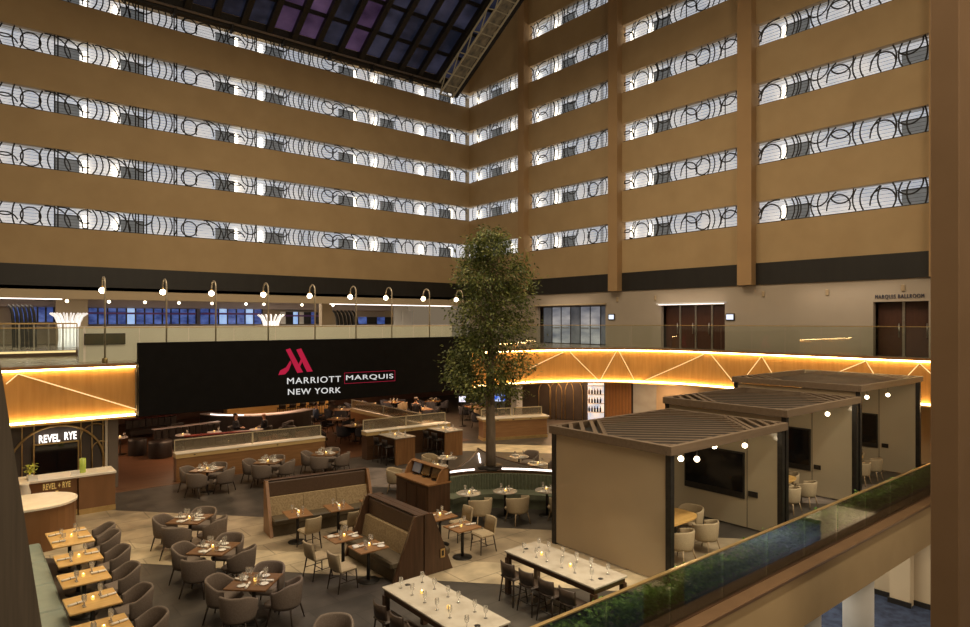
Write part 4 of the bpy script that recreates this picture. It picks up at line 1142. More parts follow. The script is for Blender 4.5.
# ================================================================== CABANAS
def clip_line(p, d, planes):
    lo, hi = -60, 60
    for (n, c) in planes:                       # keep n.p >= c
        den = n[0] * d[0] + n[1] * d[1]; num = c - (n[0] * p[0] + n[1] * p[1])
        if abs(den) < 1e-9:
            if num > 0: return None
        elif den > 0: lo = max(lo, num / den)
        else: hi = min(hi, num / den)
    return (lo, hi) if hi - lo > .1 else None
R2 = math.sqrt(.5)
def cabana(x0, x1, y0, y1, zt, lab):
    t = thing('cabana', lab, 'cabana')
    zb = zt - .2
    for nm, bx in (('roof_beam', (x0, x1, y0, y0 + .12)), ('roof_beam', (x0, x1, y1 - .12, y1)), ('roof_beam', (x0, x0 + .12, y0 + .12, y1 - .12)), ('roof_beam', (x1 - .12, x1, y0 + .12, y1 - .12))):
        MB().box(*bx, zb, zt, .006).build(nm, WD_SLAT, t)
    inner = [((1, 0), x0 + .12), ((-1, 0), -(x1 - .12)), ((0, 1), y0 + .12), ((0, -1), -(y1 - .12))]
    mid = MB()
    # zones: corner with x - y small, middle, corner with x - y large
    dl, dr_ = x0 - y1 + 1.9, x1 - y0 - 1.9
    def bar(mb, p, d, pl, w=.075, z0=zt - .15, z1=zt - .005):
        r = clip_line(p, d, pl)
        if r:
            a, b = (p[0] + d[0] * r[0], p[1] + d[1] * r[0]), (p[0] + d[0] * r[1], p[1] + d[1] * r[1])
            mb.cbox((a[0] + b[0]) / 2, (a[1] + b[1]) / 2, (z0 + z1) / 2, math.hypot(b[0] - a[0], b[1] - a[1]), w, z1 - z0, math.atan2(d[1], d[0]))
    s = (x0 + y0) * R2
    while s < (x1 + y1) * R2:
        bar(mid, (s * R2, s * R2), (R2, -R2), inner + [((1, -1), dl), ((-1, 1), -dr_)], .10, zt - .016, zt - .005); s += (.34, .42, .46)[CAB[0]]
    for sgn in (0, 1):
        cor = MB()
        q = x0 - y1
        while q < x1 - y0:
            z = [((-1, 1), -dl)] if sgn == 0 else [((1, -1), dr_)]
            ok = q < dl - .03 if sgn == 0 else q > dr_ + .03
            if ok: bar(cor, (q / 2, -q / 2), (R2, R2), inner + z, .10, zt - .03, zt - .005)
            q += .40
        bar(cor, ((dl if sgn == 0 else dr_) / 2, -(dl if sgn == 0 else dr_) / 2), (R2, R2), inner, .10)
        cor.build('corner_slats', WD_SLAT, t)
    mid.build('roof_slats', WD_SLAT, t)
    MB().box(x0 + .1, x1 - .1, y0 + .1, y1 - .1, zb + .0, zb + .02).build('roof_gap_shade', M('roof_shadow_panel', (.012, .010, .008), (.02, .017, .013), 3, .7) if 'roof_shadow_panel' not in bpy.data.materials else bpy.data.materials['roof_shadow_panel'], t)  # near-black sheet stands for the shade in the gaps between slats
    for (px, py) in ((x0 + .12, y0 + .12), (x0 + .12, y1 - .12), (x1 - .14, y0 + .12), (x1 - .14, y1 - .12)):
        MB().box(px - .07, px + .07, py - .07, py + .07, 0, zb, .008).build('post', STEEL_D, t)
    MB().box(x0 + .08, x0 + .13, y0 + .19, y1 - .19, .04, zb - .02).build('end_wall', TAUPE, t)
    ym = on_x((747, 812, 879)[CAB[0]], x1 - .2)
    MB().box(x1 - .20, x1 - .15, y0 + .19, ym - .012, .04, zb - .02).build('inner_wall', TAUPE2, t)
    MB().box(x1 - .20, x1 - .15, ym + .012, y1 - .19, .04, zb - .02).build('inner_wall', TAUPE2, t)
    MB().box(x1 - .19, x1 - .16, ym - .012, ym + .012, .04, zb - .02).build('wall_joint', STEEL_D, t)
    return t
CAB = [0]
CABS = [(11.75, 16.95, 8.12, 11.8, 3.02, 'first'), (16.97, 21.78, 8.15, 12.05, 3.34, 'second'), (21.8, 27.4, 8.15, 12.5, 3.68, 'third')]
TVPX = [(685, 745, 452.5, 499), (786, 811, 429, 471), (858, 878, 414, 448)]
SWPX = [(748.5, 758, 492.5, 498), (814, 821, 465.5, 470), (882, 888.5, 444, 448)]
for i, (x0, x1, y0, y1, zt, nm) in enumerate(CABS):
    CAB[0] = i
    cabana(x0, x1, y0, y1, zt, ('first taupe cabana with slatted roof, lowest and closest to the communal table', 'second taupe cabana with slatted roof, standing between the other two', 'third taupe cabana with slatted roof, highest, beside the big column')[i])
    a, b, ya, yb = TVPX[i]; xw = x1 - .20
    yl, yr = min(on_x(a, xw), y1 - .25), on_x(b, xw)
    zt_, zb_ = z_at(b, ya, X=xw), z_at(b, yb, X=xw)
    t = thing('wall_television', f'black television in a dark frame on the inner wall of the {nm} cabana', 'television')
    MB().box(xw - .035, xw - .002, yr, yl, zb_, zt_, .005).build('frame', STEEL_D, t)
    MB().box(xw - .045, xw - .035, yr + .05, yl - .05, zb_ + .18, zt_ - .05).build('screen', BLKGLASS, t)
    a, b, ya, yb = SWPX[i]
    yl, yr = on_x(a, xw), on_x(b, xw); zt_, zb_ = z_at(b, ya, X=xw), z_at(b, yb, X=xw)
    t = thing('switch_plate', f'black switch plate on the inner wall of the {nm} cabana', 'switch')
    MB().box(xw - .03, xw - .002, yr, yl, zb_, zt_, .004).build('plate', STEEL_D, t); MB().box(xw - .036, xw - .03, (yl + yr) / 2 - .05, (yl + yr) / 2 + .05, (zb_ + zt_) / 2 - .03, (zb_ + zt_) / 2 + .03).build('button', BLKLEATH, t)
    # table and chairs inside
    tx, ty = (13.75, 9.75) if i == 0 else ((x0 + x1) / 2 + .3, 10.0)
    t = thing('cabana_table', f'oval golden wood table inside the {nm} cabana', 'table', (tx, ty, 0))
    pl_ = [(1.0 * math.copysign(abs(math.cos(q)) ** .6, math.cos(q)), .55 * math.copysign(abs(math.sin(q)) ** .6, math.sin(q))) for q in [2 * PI * k / 28 for k in range(28)]]
    MB().prism(pl_, .71, .75).build('tabletop', WD_GOLD, t)
    for sx in (-1, 1):
        MB().tube([(sx * .5, 0, .02), (sx * .5, 0, .71)], .045, 10).build('leg', STEEL_D, t); MB().lathe([(.25, 0), (.25, .015), (.05, .03)], 18, (sx * .5, 0, 0)).build('foot', STEEL_D, t)
    for k, (dx, dy) in enumerate(((-.5, -.85), (.55, -.85), (-.5, .85), (.55, .85), (1.3, .05))):
        P_TUB.put((tx + dx, ty + dy, 0), face(-dx if abs(dx) > 1 else 0, -dy), f'cream tub chair drawn up to the table inside the {nm} cabana', f'cream chairs inside the {nm} cabana')
def mk_cabglobe():
    t = thing('globe_pendant', '', 'lamp')
    MB().tube([(0, 0, .06), (0, 0, .36)], .008, 5).build('cord', STEEL_D, t)
    MB().ball((0, 0, 0), .065, 12, 8).build('globe', BULB, t)
    return t
PCG = Proto(mk_cabglobe)
for (x, y, z, nm) in ((13.05, 8.76, 2.49, 'first'), (13.38, 8.55, 2.47, 'first'), (15.9, 8.75, 2.45, 'first'), (15.2, 9.2, 2.45, 'first'), (20.7, 8.7, 2.84, 'second'), (19.0, 9.2, 2.77, 'second'), (24.0, 8.8, 3.1, 'third'), (25.3, 8.6, 3.1, 'third')):  # deeper globes added in place of reflections on the glossy inner walls
    PCG.put((x, y, z), 0, f'small round glowing pendant under the roof of the {nm} cabana', f'pendants of the {nm} cabana')

# ================================================================== GLASS BALUSTRADE AND HEDGE ALONG THE FLOOR EDGE
gb2 = thing('glass_balustrade', 'glass balustrade with brass top rail in front of the hedge', 'railing')
x = 3.0
while x < 29.5:
    MB().box(x + .01, x + 1.79, 7.06, 7.075, .06, 1.06).build('glass_pane', GLASS_R, gb2); x += 1.8
MB().box(3, 30, 7.03, 7.10, 1.06, 1.10, .01).build('top_rail', BRASS, gb2)
MB().box(3, 30, 7.03, 7.11, .0, .07).build('base_channel', WD_DARK, gb2)
struct(MB().box(3, 30.4, 6.72, 7.04, -.04, .06, .02), 'trim_floor_edge', M('brown_ledge', (.15, .085, .042), (.12, .066, .032), 2, .45))
tb = thing('planter_trough', 'long dark planter trough behind the glass balustrade', 'planter')
MB().box(7.5, 27.5, 7.14, 7.62, 0, .28).build('trough', STEEL_D, tb)
MB().box(7.55, 27.45, 7.19, 7.57, .28, .30).build('soil', BARK, tb)
hb = MB(); rg = random.Random(5)
for i in range(15000):
    x = 7.5 + 20 * (i + rg.random()) / 15000; s = rg.random()
    bump = .64 + .06 * math.sin(x * 2.3) + .06 * math.sin(x * 5.1 + 1)
    f = rg.random()
    if f < .5: p = Vector((x, 7.22 + rg.uniform(-.02, .09), .27 + (bump - .27) * rg.random()))
    elif f < .8: p = Vector((x, rg.uniform(7.22, 7.62), bump + rg.gauss(0, .04)))
    else: p = Vector((x, rg.uniform(7.24, 7.62), .27 + (bump - .3) * rg.random()))
    d = Vector((rg.uniform(-1, 1), rg.uniform(-1.2, .4), rg.uniform(-.5, 1))).normalized(); sd = d.cross(Vector((rg.uniform(-1, 1), rg.uniform(-1, 1), 1))).normalized()
    l = rg.uniform(.06, .105); w_ = l * .36
    hb.add([p - d * l * .3, p + d * l * .2 + sd * w_, p + d * l * .7, p + d * l * .2 - sd * w_], [(0, 1, 2, 3)])
tag(hb.build('hedge', HEDGE), 'long leafy green hedge growing behind the glass balustrade', 'hedge', kind='stuff')

# ================================================================== LOW PARTITIONS
def partition(name, lab, x0, y0, x1, y1, h, th=.45, gh=.42, glass_panes=2, body=WD_DARK):
    L = math.hypot(x1 - x0, y1 - y0)
    t = thing(name, lab, 'partition', (x0, y0, 0), math.atan2(y1 - y0, x1 - x0))
    MB().box(0, L, 0, th, 0, h - .16).build('body', body, t)
    MB().box(-.02, L + .02, -.015, th + .015, h - .16, h - .02).build('lit_ledge', M('ledge_gold', (.50, .33, .13), (.42, .27, .1), (1, 6, 6), .4, em=.10) if 'ledge_gold' not in bpy.data.materials else bpy.data.materials['ledge_gold'], t)
    MB().box(-.03, L + .03, -.03, th + .03, h - .02, h + .01).build('stone_cap', CREAMTOP, t)
    n = glass_panes; w_ = L / n
    for i in range(n):
        g = MB().box(i * w_ + .02, (i + 1) * w_ - .02, th - .08, th - .065, h + .03, h + gh).build('glass_screen', GLASS_F, t)
        fr_ = MB()
        for a, b, c, d in ((i * w_ + .0, i * w_ + .03, h, h + gh + .03), ((i + 1) * w_ - .03, (i + 1) * w_, h, h + gh + .03), (i * w_, (i + 1) * w_, h + gh, h + gh + .03)): fr_.box(a, b, th - .095, th - .05, c, d)
        fr_.build('frame', GANT, g)
    for i in range(int(L // 1.5)):
        MB().lathe([(.035, 0), (.035, .02), (.01, .02)], 10, (.6 + i * 1.5, -.02, h - .09)).build('step_light', STEEL_D, t)
    return t
partition('planter_wall', 'low wooden planter wall with lit ledge and glass behind the dining tables', 5.96, 24.5, 11.5, 24.35, 1.0, body=WD_MID)
partition('bar_partition', 'dark wooden partition with lit ledge behind the high tables', 12.95, 23.5, 17.0, 23.3, 1.15)
partition('bar_partition', 'dark wooden partition with lit ledge running away toward the rear bar', 16.3, 23.98, 16.3, 30.5, 1.15, body=WD_MID)
for x0, ph in ((13.35, 'the high table at the near end of the bar partition'), (15.75, 'the high table at the far end of the bar partition')):
    t = thing('high_table', 'dark wood high table with marble top: ' + ' '.join(ph.split()[4:]), 'table', (x0, 21.9, 0))
    MB().box(-.02, .92, -.02, 1.33, 1.03, 1.07, .006).build('tabletop', MARBLE, t)
    MB().box(.0, .90, .0, .08, 0, 1.03).build('end_panel', WD_MIDZ, t); MB().box(.78, .90, .08, 1.33, 0, 1.03).build('side_panel', WD_DARK, t)
    P_CAN.put((x0 + .45, 22.7, 1.07), 0, f'lit amber votive candle on {ph}')
    for k in range(4):
        P_GLS.put((x0 + .25 + .4 * (k % 2), 22.25 + .5 * (k // 2), 1.07), 0, f'clear stemmed glass on {ph}', f'glasses on {ph}')
        P_PLT.put((x0 + .2 + .5 * (k % 2), 22.1 + .6 * (k // 2), 1.07), 0, f'small white plate on {ph}', f'plates on {ph}')
    for k in range(2): P_BAR.put((x0 - .12, 22.3 + .65 * k, 0), face(1, 0), f'black bar stool beside {ph}', f'stools beside {ph}')
sb = thing('service_bar', 'golden wood service bar with lit ledge behind the tree', 'bar', (19.3, 23.75, 0), math.radians(-20))
MB().box(0, 3.3, 0, .7, .14, .92).build('front_panel', WD_MID, sb); MB().box(-.03, 3.33, -.03, .7, 0, .14).build('gold_plinth', BRASS, sb)
MB().box(-.06, 3.36, -.06, .76, .92, 1.02).build('lit_ledge', bpy.data.materials['ledge_gold'], sb); MB().box(-.1, 3.4, -.1, .8, 1.02, 1.06).build('countertop', CREAMTOP, sb)
for a, b in ((.05, 1.6), (1.7, 3.25)):
    g = MB().box(a, b, .5, .515, 1.08, 1.42).build('glass_screen', GLASS_F, sb)
    MB().box(a, a + .04, .48, .53, 1.06, 1.45).box(b - .04, b, .48, .53, 1.06, 1.45).box(a, b, .48, .53, 1.42, 1.46).build('frame', GANT, g)
for x in (.7, 1.5, 2.4): MB().lathe([(.045, 0), (.045, .03), (.01, .03)], 10, (x, -.075, .955)).build('step_light', STEEL_D, sb)

# ================================================================== ROOMS UNDER THE BALCONY
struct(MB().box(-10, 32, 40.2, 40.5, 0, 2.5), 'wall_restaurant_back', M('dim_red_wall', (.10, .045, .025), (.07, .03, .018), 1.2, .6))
WA, WB = Vector((22, 33)), Vector((30, 22))
def diag(px, o=0):
    a, b = ray(px); D = WB - WA
    # WA + s*D parallel to (a,b)
    s = (WA.y * a - WA.x * b) / (D.x * b - D.y * a)
    nrm = Vector((D.y, -D.x)).normalized()
    if nrm.dot(Vector((a, b))) > 0: nrm = -nrm
    p = WA + D * s + nrm * o
    return p.x, p.y
dang = math.atan2((WB - WA).y, (WB - WA).x)
def dbox(pxa, pxb, z0, z1, o0, o1):
    (ax, ay), (bx, by) = diag(pxa), diag(pxb); n_ = Vector((math.sin(dang), -math.cos(dang)))
    if n_.dot(Vector((ax, ay))) > 0: n_ = -n_
    pl_ = [(ax + n_.x * o0, ay + n_.y * o0), (bx + n_.x * o0, by + n_.y * o0), (bx + n_.x * o1, by + n_.y * o1), (ax + n_.x * o1, ay + n_.y * o1)]
    return MB().prism(pl_, z0, z1)
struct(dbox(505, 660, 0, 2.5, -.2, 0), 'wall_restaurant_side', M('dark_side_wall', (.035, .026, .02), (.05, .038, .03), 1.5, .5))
struct(MB().box(30.1, 30.4, 7, 22.2, 0, 2.5), 'wall_restaurant_right', BEIGE_L)
ap = thing('arched_panel', 'dark wall panel with slender brass arches beside the bright shelves', 'panel')
dbox(528, 583, .02, 2.46, .01, .06).build('panel_board', M('dark_panel_board', (.03, .022, .018), (.045, .034, .026), 2, .4), ap)
for px, r in ((545, .35), (556, .35), (565, .5), (574, .5)):
    cx, cy = diag(px, .1); ux, uy = math.cos(dang), math.sin(dang)
    MB().tube([(cx - ux * r, cy - uy * r, .05), (cx - ux * r, cy - uy * r, 1.6)] + [(cx + ux * r * math.cos(math.radians(a)), cy + uy * r * math.cos(math.radians(a)), 1.6 + 1.5 * r * math.sin(math.radians(a))) for a in range(170, 9, -20)] + [(cx + ux * r, cy + uy * r, 1.6), (cx + ux * r, cy + uy * r, .05)], .022, 5).build('hoop', BRASS, ap)
sh = thing('bright_shelves', 'brightly lit niche of shelves between the arches and the slat wall', 'shelf')
dbox(588, 604, .02, 2.46, .02, .05).build('lit_back', M('niche_glow', (.95, .8, .66), (.45, .5, .62), (3, 3, 2.2), .6, em=.9, p=(.45, .6), detail=6), sh)
for z in (.5, 1.0, 1.5, 2.0): dbox(588, 604, z, z + .04, .05, .3).build('shelf_board', WHITEP, sh)
rg = random.Random(8)
for z in (.54, 1.04, 1.54):
    for k in range(5):
        x, y = diag(589.5 + k * 2.8, .18); 
        t = thing('bottle', 'small bottle standing on the bright shelf niche', 'bottle', (x, y, z), 0, 'bottles in the bright niche')
        MB().lathe([(.05, 0), (.055, .02), (.055, .2), (.02, .27), (.02, .34)], 8).build('body', rg.choice((BLKGLASS, LEGDK, BROWNUP)), t)
sl = thing('slat_wall', 'warm vertical wooden slat wall panel beyond the bright niche', 'panel')
dbox(605, 632, .02, 2.46, .02, .06).build('backing', WD_DARKZ, sl)
slm = MB()
for k in range(18):
    px = 605.5 + k * 1.45; b_ = dbox(px, px + .95, .02, 2.46, .06, .12); slm.add(b_.v, b_.f)
slm.build('slats', M('orange_slats', (.34, .16, .052), (.42, .2, .07), (12, 12, 1.5), .4), sl)
gp = thing('frosted_glass_partition', 'pale frosted glass partition beside the slat wall', 'partition')
dbox(633, 664, .02, 2.46, .02, .05).build('glass_sheet', M('frosted_pane', (.36, .35, .29), (.26, .24, .19), (.8, .8, 1.2), .3, em=.12), gp)
dbox(632, 633.2, .0, 2.46, .02, .09).build('frame', STEEL_D, gp)
c_ = diag(521, 1.2); struct(MB().cbox(*c_, 1.245, .45, .45, 2.49), 'column_restaurant', M('cool_white_column', (.5, .52, .52), (.42, .44, .45), 1, .6))
tv = thing('bar_television', 'small bright blue television behind the tree trunk', 'television', (23.6, 27.6, 0))
MB().box(-.34, .34, 0, .05, 1.15, 1.62, .01).build('frame', STEEL_D, tv); MB().box(-.31, .31, -.01, 0, 1.18, 1.59).build('screen', M('tv_picture', (.02, .10, .55), (.6, .7, .9), (2, 2, 3), .2, em=1.2, p=(.45, .62)), tv)
MB().tube([(0, .03, 0), (0, .03, 1.2)], .03, 8).build('pole', STEEL_D, tv); MB().lathe([(.3, 0), (.3, .02), (.05, .04)], 16).build('foot', STEEL_D, tv); tv.rotation_euler = (0, 0, math.radians(-38))
tv = thing('bar_television', 'small white-lit screen glowing among the far bar seats', 'television', (21.2, 27.9, 0), math.radians(-38))
MB().box(-.21, .21, 0, .05, 1.28, 1.64, .01).build('frame', STEEL_D, tv); MB().box(-.18, .18, -.01, 0, 1.31, 1.61).build('screen', M('white_picture', (.8, .85, 1), (.65, .7, .9), 2, .2, em=1.2), tv)
MB().tube([(0, .03, 0), (0, .03, 1.35)], .03, 8).build('pole', STEEL_D, tv); MB().lathe([(.22, 0), (.22, .02), (.05, .04)], 16).build('foot', STEEL_D, tv)

# ---- lounge at the rear left
def sofa(lab, loc, rz, L, cap):
    t = thing('lounge_sofa', lab, 'sofa', loc, rz)
    MB().box(0, L, -.85, 0, .12, .44, .06).build('seat', BLKLEATH, t); n = max(2, int(L / .28)); w_ = L / n; m_ = MB()
    for i in range(n): m_.box(i * w_, (i + 1) * w_, -.26, 0, .40, .86, .05)
    m_.build('backrest', BLKLEATH, t)
    MB().box(-.02, L + .02, -.22, .06, .86, .90).build('top_ledge', cap, t)
    for x in (.1, L - .1):
        for y in (-.75, -.1): MB().box(x - .03, x + .03, y - .03, y + .03, 0, .12).build('foot', LEGDK, t)
LEDGE_L = M('lavender_stone', (.62, .55, .56), (.52, .46, .48), 2, .3)
LEDGE_R = M('red_lit_top', (.12, .025, .022), (.09, .02, .018), 2, .3)  # red light put into the ledge colour
sofa('long black channelled sofa with pale stone ledge beside the drum stool', (6.7, 31.6, 0), math.radians(10), 3.0, LEDGE_L)
sofa('black channelled sofa with ledge painted as red-lit at the rear of the lounge', (6.3, 35.6, 0), math.radians(8), 2.4, LEDGE_R)
sofa('black channelled sofa standing across the lounge before the curved counter', (9.9, 28.4, 0), math.radians(172), 2.6, LEDGE_R)
for x, y, lab in ((6.55, 29.5, 'large black leather drum stool at the edge of the timber floor'), (5.9, 30.6, 'smaller black leather drum stool beside the pedestal table')):
    t = thing('drum_stool', lab, 'stool', (x, y, 0)); r = .46 if x > 6 else .36
    MB().lathe([(r * .94, 0), (r, .05), (r, .62), (r * .94, .70), (.02, .71)], 24).build('seat', BLKLEATH, t); MB().lathe([(r * .9, 0), (r * .9, .03)], 24).build('base', STEEL_D, t)
def mk_ped():
    t = thing('pedestal_side_table', '', 'table')
    MB().lathe([(.30, .70), (.31, .72), (.30, .735)], 20).build('tabletop', LEDGE_L, t); MB().tube([(0, 0, .02), (0, 0, .70)], .025, 8).build('column', STEEL_D, t); MB().lathe([(.24, 0), (.24, .015), (.03, .03)], 18).build('base', STEEL_D, t)
    return t
PPD = Proto(mk_ped)
for x, y, ph in ((5.35, 31.2, 'the pedestal table beside the small drum stool'), (7.6, 30.2, 'the pedestal table in front of the long lounge sofa'), (8.9, 30.1, 'the pedestal table between the lounge sofas'), (10.6, 29.6, 'the pedestal table by the seated guests')):
    PPD.put((x, y, 0), 0, 'small dark ' + ph[4:]); P_CAN.put((x, y, .735), 0, f'lit amber votive candle on {ph}')
    P_GLS.put((x + .15, y - .1, .735), 0, f'clear stemmed glass on {ph}'); P_PLT.put((x - .14, y - .08, .735), 0, f'small white plate on {ph}')
for x, y, a, lab in ((12.6, 27.4, .3, 'black lounge armchair near the open end of the planter wall'), (12.0, 29.4, -1.2, 'black lounge armchair with its back to the planter wall glass'), (12.6, 31.0, -2.0, 'black lounge armchair behind the seated guests'), (5.2, 33.6, .6, 'black lounge armchair near the restaurant column'), (8.3, 34.2, -2.6, 'black lounge armchair between the two rear sofas')):
    P_LOUNGE.put((x, y, 0), a, lab)
lc = thing('curved_lounge_counter', 'curved pale lavender counter sweeping behind the lounge', 'counter')
ci = [(12.6 + 2.6 * math.cos(math.radians(a)), 34.9 + 2.6 * math.sin(math.radians(a))) for a in range(190, 315, 8)]
co = [(12.6 + 3.2 * math.cos(math.radians(a)), 34.9 + 3.2 * math.sin(math.radians(a))) for a in range(190, 315, 8)]
MB().loft([[(*a, .0), (*b, .0), (*b, .98), (*a, .98)] for a, b in zip(ci, co)]).build('body', BLKLEATH, lc)
MB().loft([[(*a, .98), (*b, .98), (*b, 1.03), (*a, 1.03)] for a, b in zip(ci, co)]).build('countertop', LEDGE_L, lc)
MB().tube([(*p, 1.06) for p in co[2:7]], .025, 5).build('light_strip', LED_C, lc)
# ---- far bar counter with stools, tables and chairs
fb_ = thing('rear_bar_counter', 'golden wood bar counter glowing at the back under the black screen', 'bar')
MB().box(11.5, 17.5, 36.6, 37.2, .1, 1.0).build('front_panel', WD_GOLD, fb_); MB().box(11.4, 17.6, 36.5, 37.3, 1.0, 1.05).build('countertop', CREAMTOP, fb_); MB().box(11.5, 17.5, 36.65, 37.2, 0, .1).build('plinth', STEEL_D, fb_)
for i in range(6): P_BAR.put((14.3 + i * .6, 35.9, 0), PI + .1 * (i % 3), 'black bar stool lined up before the rear golden bar', 'stools before the rear golden bar')
P_TFAR = mk_table('bar_table', WD_MID, .9, .9)
P_FAR = mk_tub('rear_armchair', 'chair', M('dusk_blue_upholstery', (.03, .032, .045), (.045, .046, .06), 30, .85), LEGDK, .80, .66, .30)
P_FARC = mk_tub('rear_armchair', 'chair', CREAMUP, LEGDK, .80, .66, .30)
far = [(14.6, 27.6, 'the rear table nearest the planter wall glass'), (14.9, 30.1, 'the rear table beside the person in blue'), (16.6, 33.0, 'the rear table before the golden bar stools'),
       (18.4, 29.3, 'the first rear table beyond the long partition'), (18.5, 32.0, 'the second rear table beyond the long partition'), (18.6, 34.6, 'the third rear table beyond the long partition'),
       (20.3, 30.4, 'the bar table just behind the small white-lit screen'), (20.7, 34.2, 'the bar table farthest back near the rear wall'), (22.0, 26.6, 'the bar table nearest the service bar'), (23.2, 29.4, 'the bar table by the cool white column'), (17.9, 26.3, 'the bar table against the long partition'), (22.8, 33.0, 'the bar table nearest the dark side wall')]
for i, (x, y, ph) in enumerate(far):
    P_TFAR.put((x, y, 0), .5 * i, 'square oak ' + ph[4:], 'oak tables of the rear bar')
    P_CAN.put((x, y, .75), 0, f'lit amber votive candle on {ph}')
    for k in range(4):
        a = .5 * i + k * PI / 2
        if i == 1 and k in (0, 2): continue
        P_GLS.put((x + .2 * math.cos(a + .6), y + .2 * math.sin(a + .6), .75), 0, f'clear stemmed glass on {ph}', f'glasses on {ph}')
        P_PLT.put((x + .3 * math.cos(a), y + .3 * math.sin(a), .75), 0, f'small white plate on {ph}', f'plates on {ph}')
        (P_FARC if (i * 5 + k) % 9 == 0 else P_FAR).put((x + .66 * math.cos(a), y + .66 * math.sin(a), 0), face(-math.cos(a), -math.sin(a)),
            f'{"cream" if (i * 5 + k) % 9 == 0 else "dark blue-grey"} armchair at {ph}', f'{"cream" if (i * 5 + k) % 9 == 0 else "dark"} armchairs at {ph}')
rg = random.Random(9)
for i in range(14):
    x = 11.8 + i * .4
    t = thing('bottle', 'bottle standing on the rear golden bar counter', 'bottle', (x, 36.9, 1.05), 0, 'bottles on the rear golden bar')
    MB().lathe([(.04, 0), (.045, .02), (.045, .2), (.016, .27), (.016, .33)], 8).build('body', rg.choice((BLKGLASS, BROWNUP, bpy.data.materials['lime_glass'])), t)

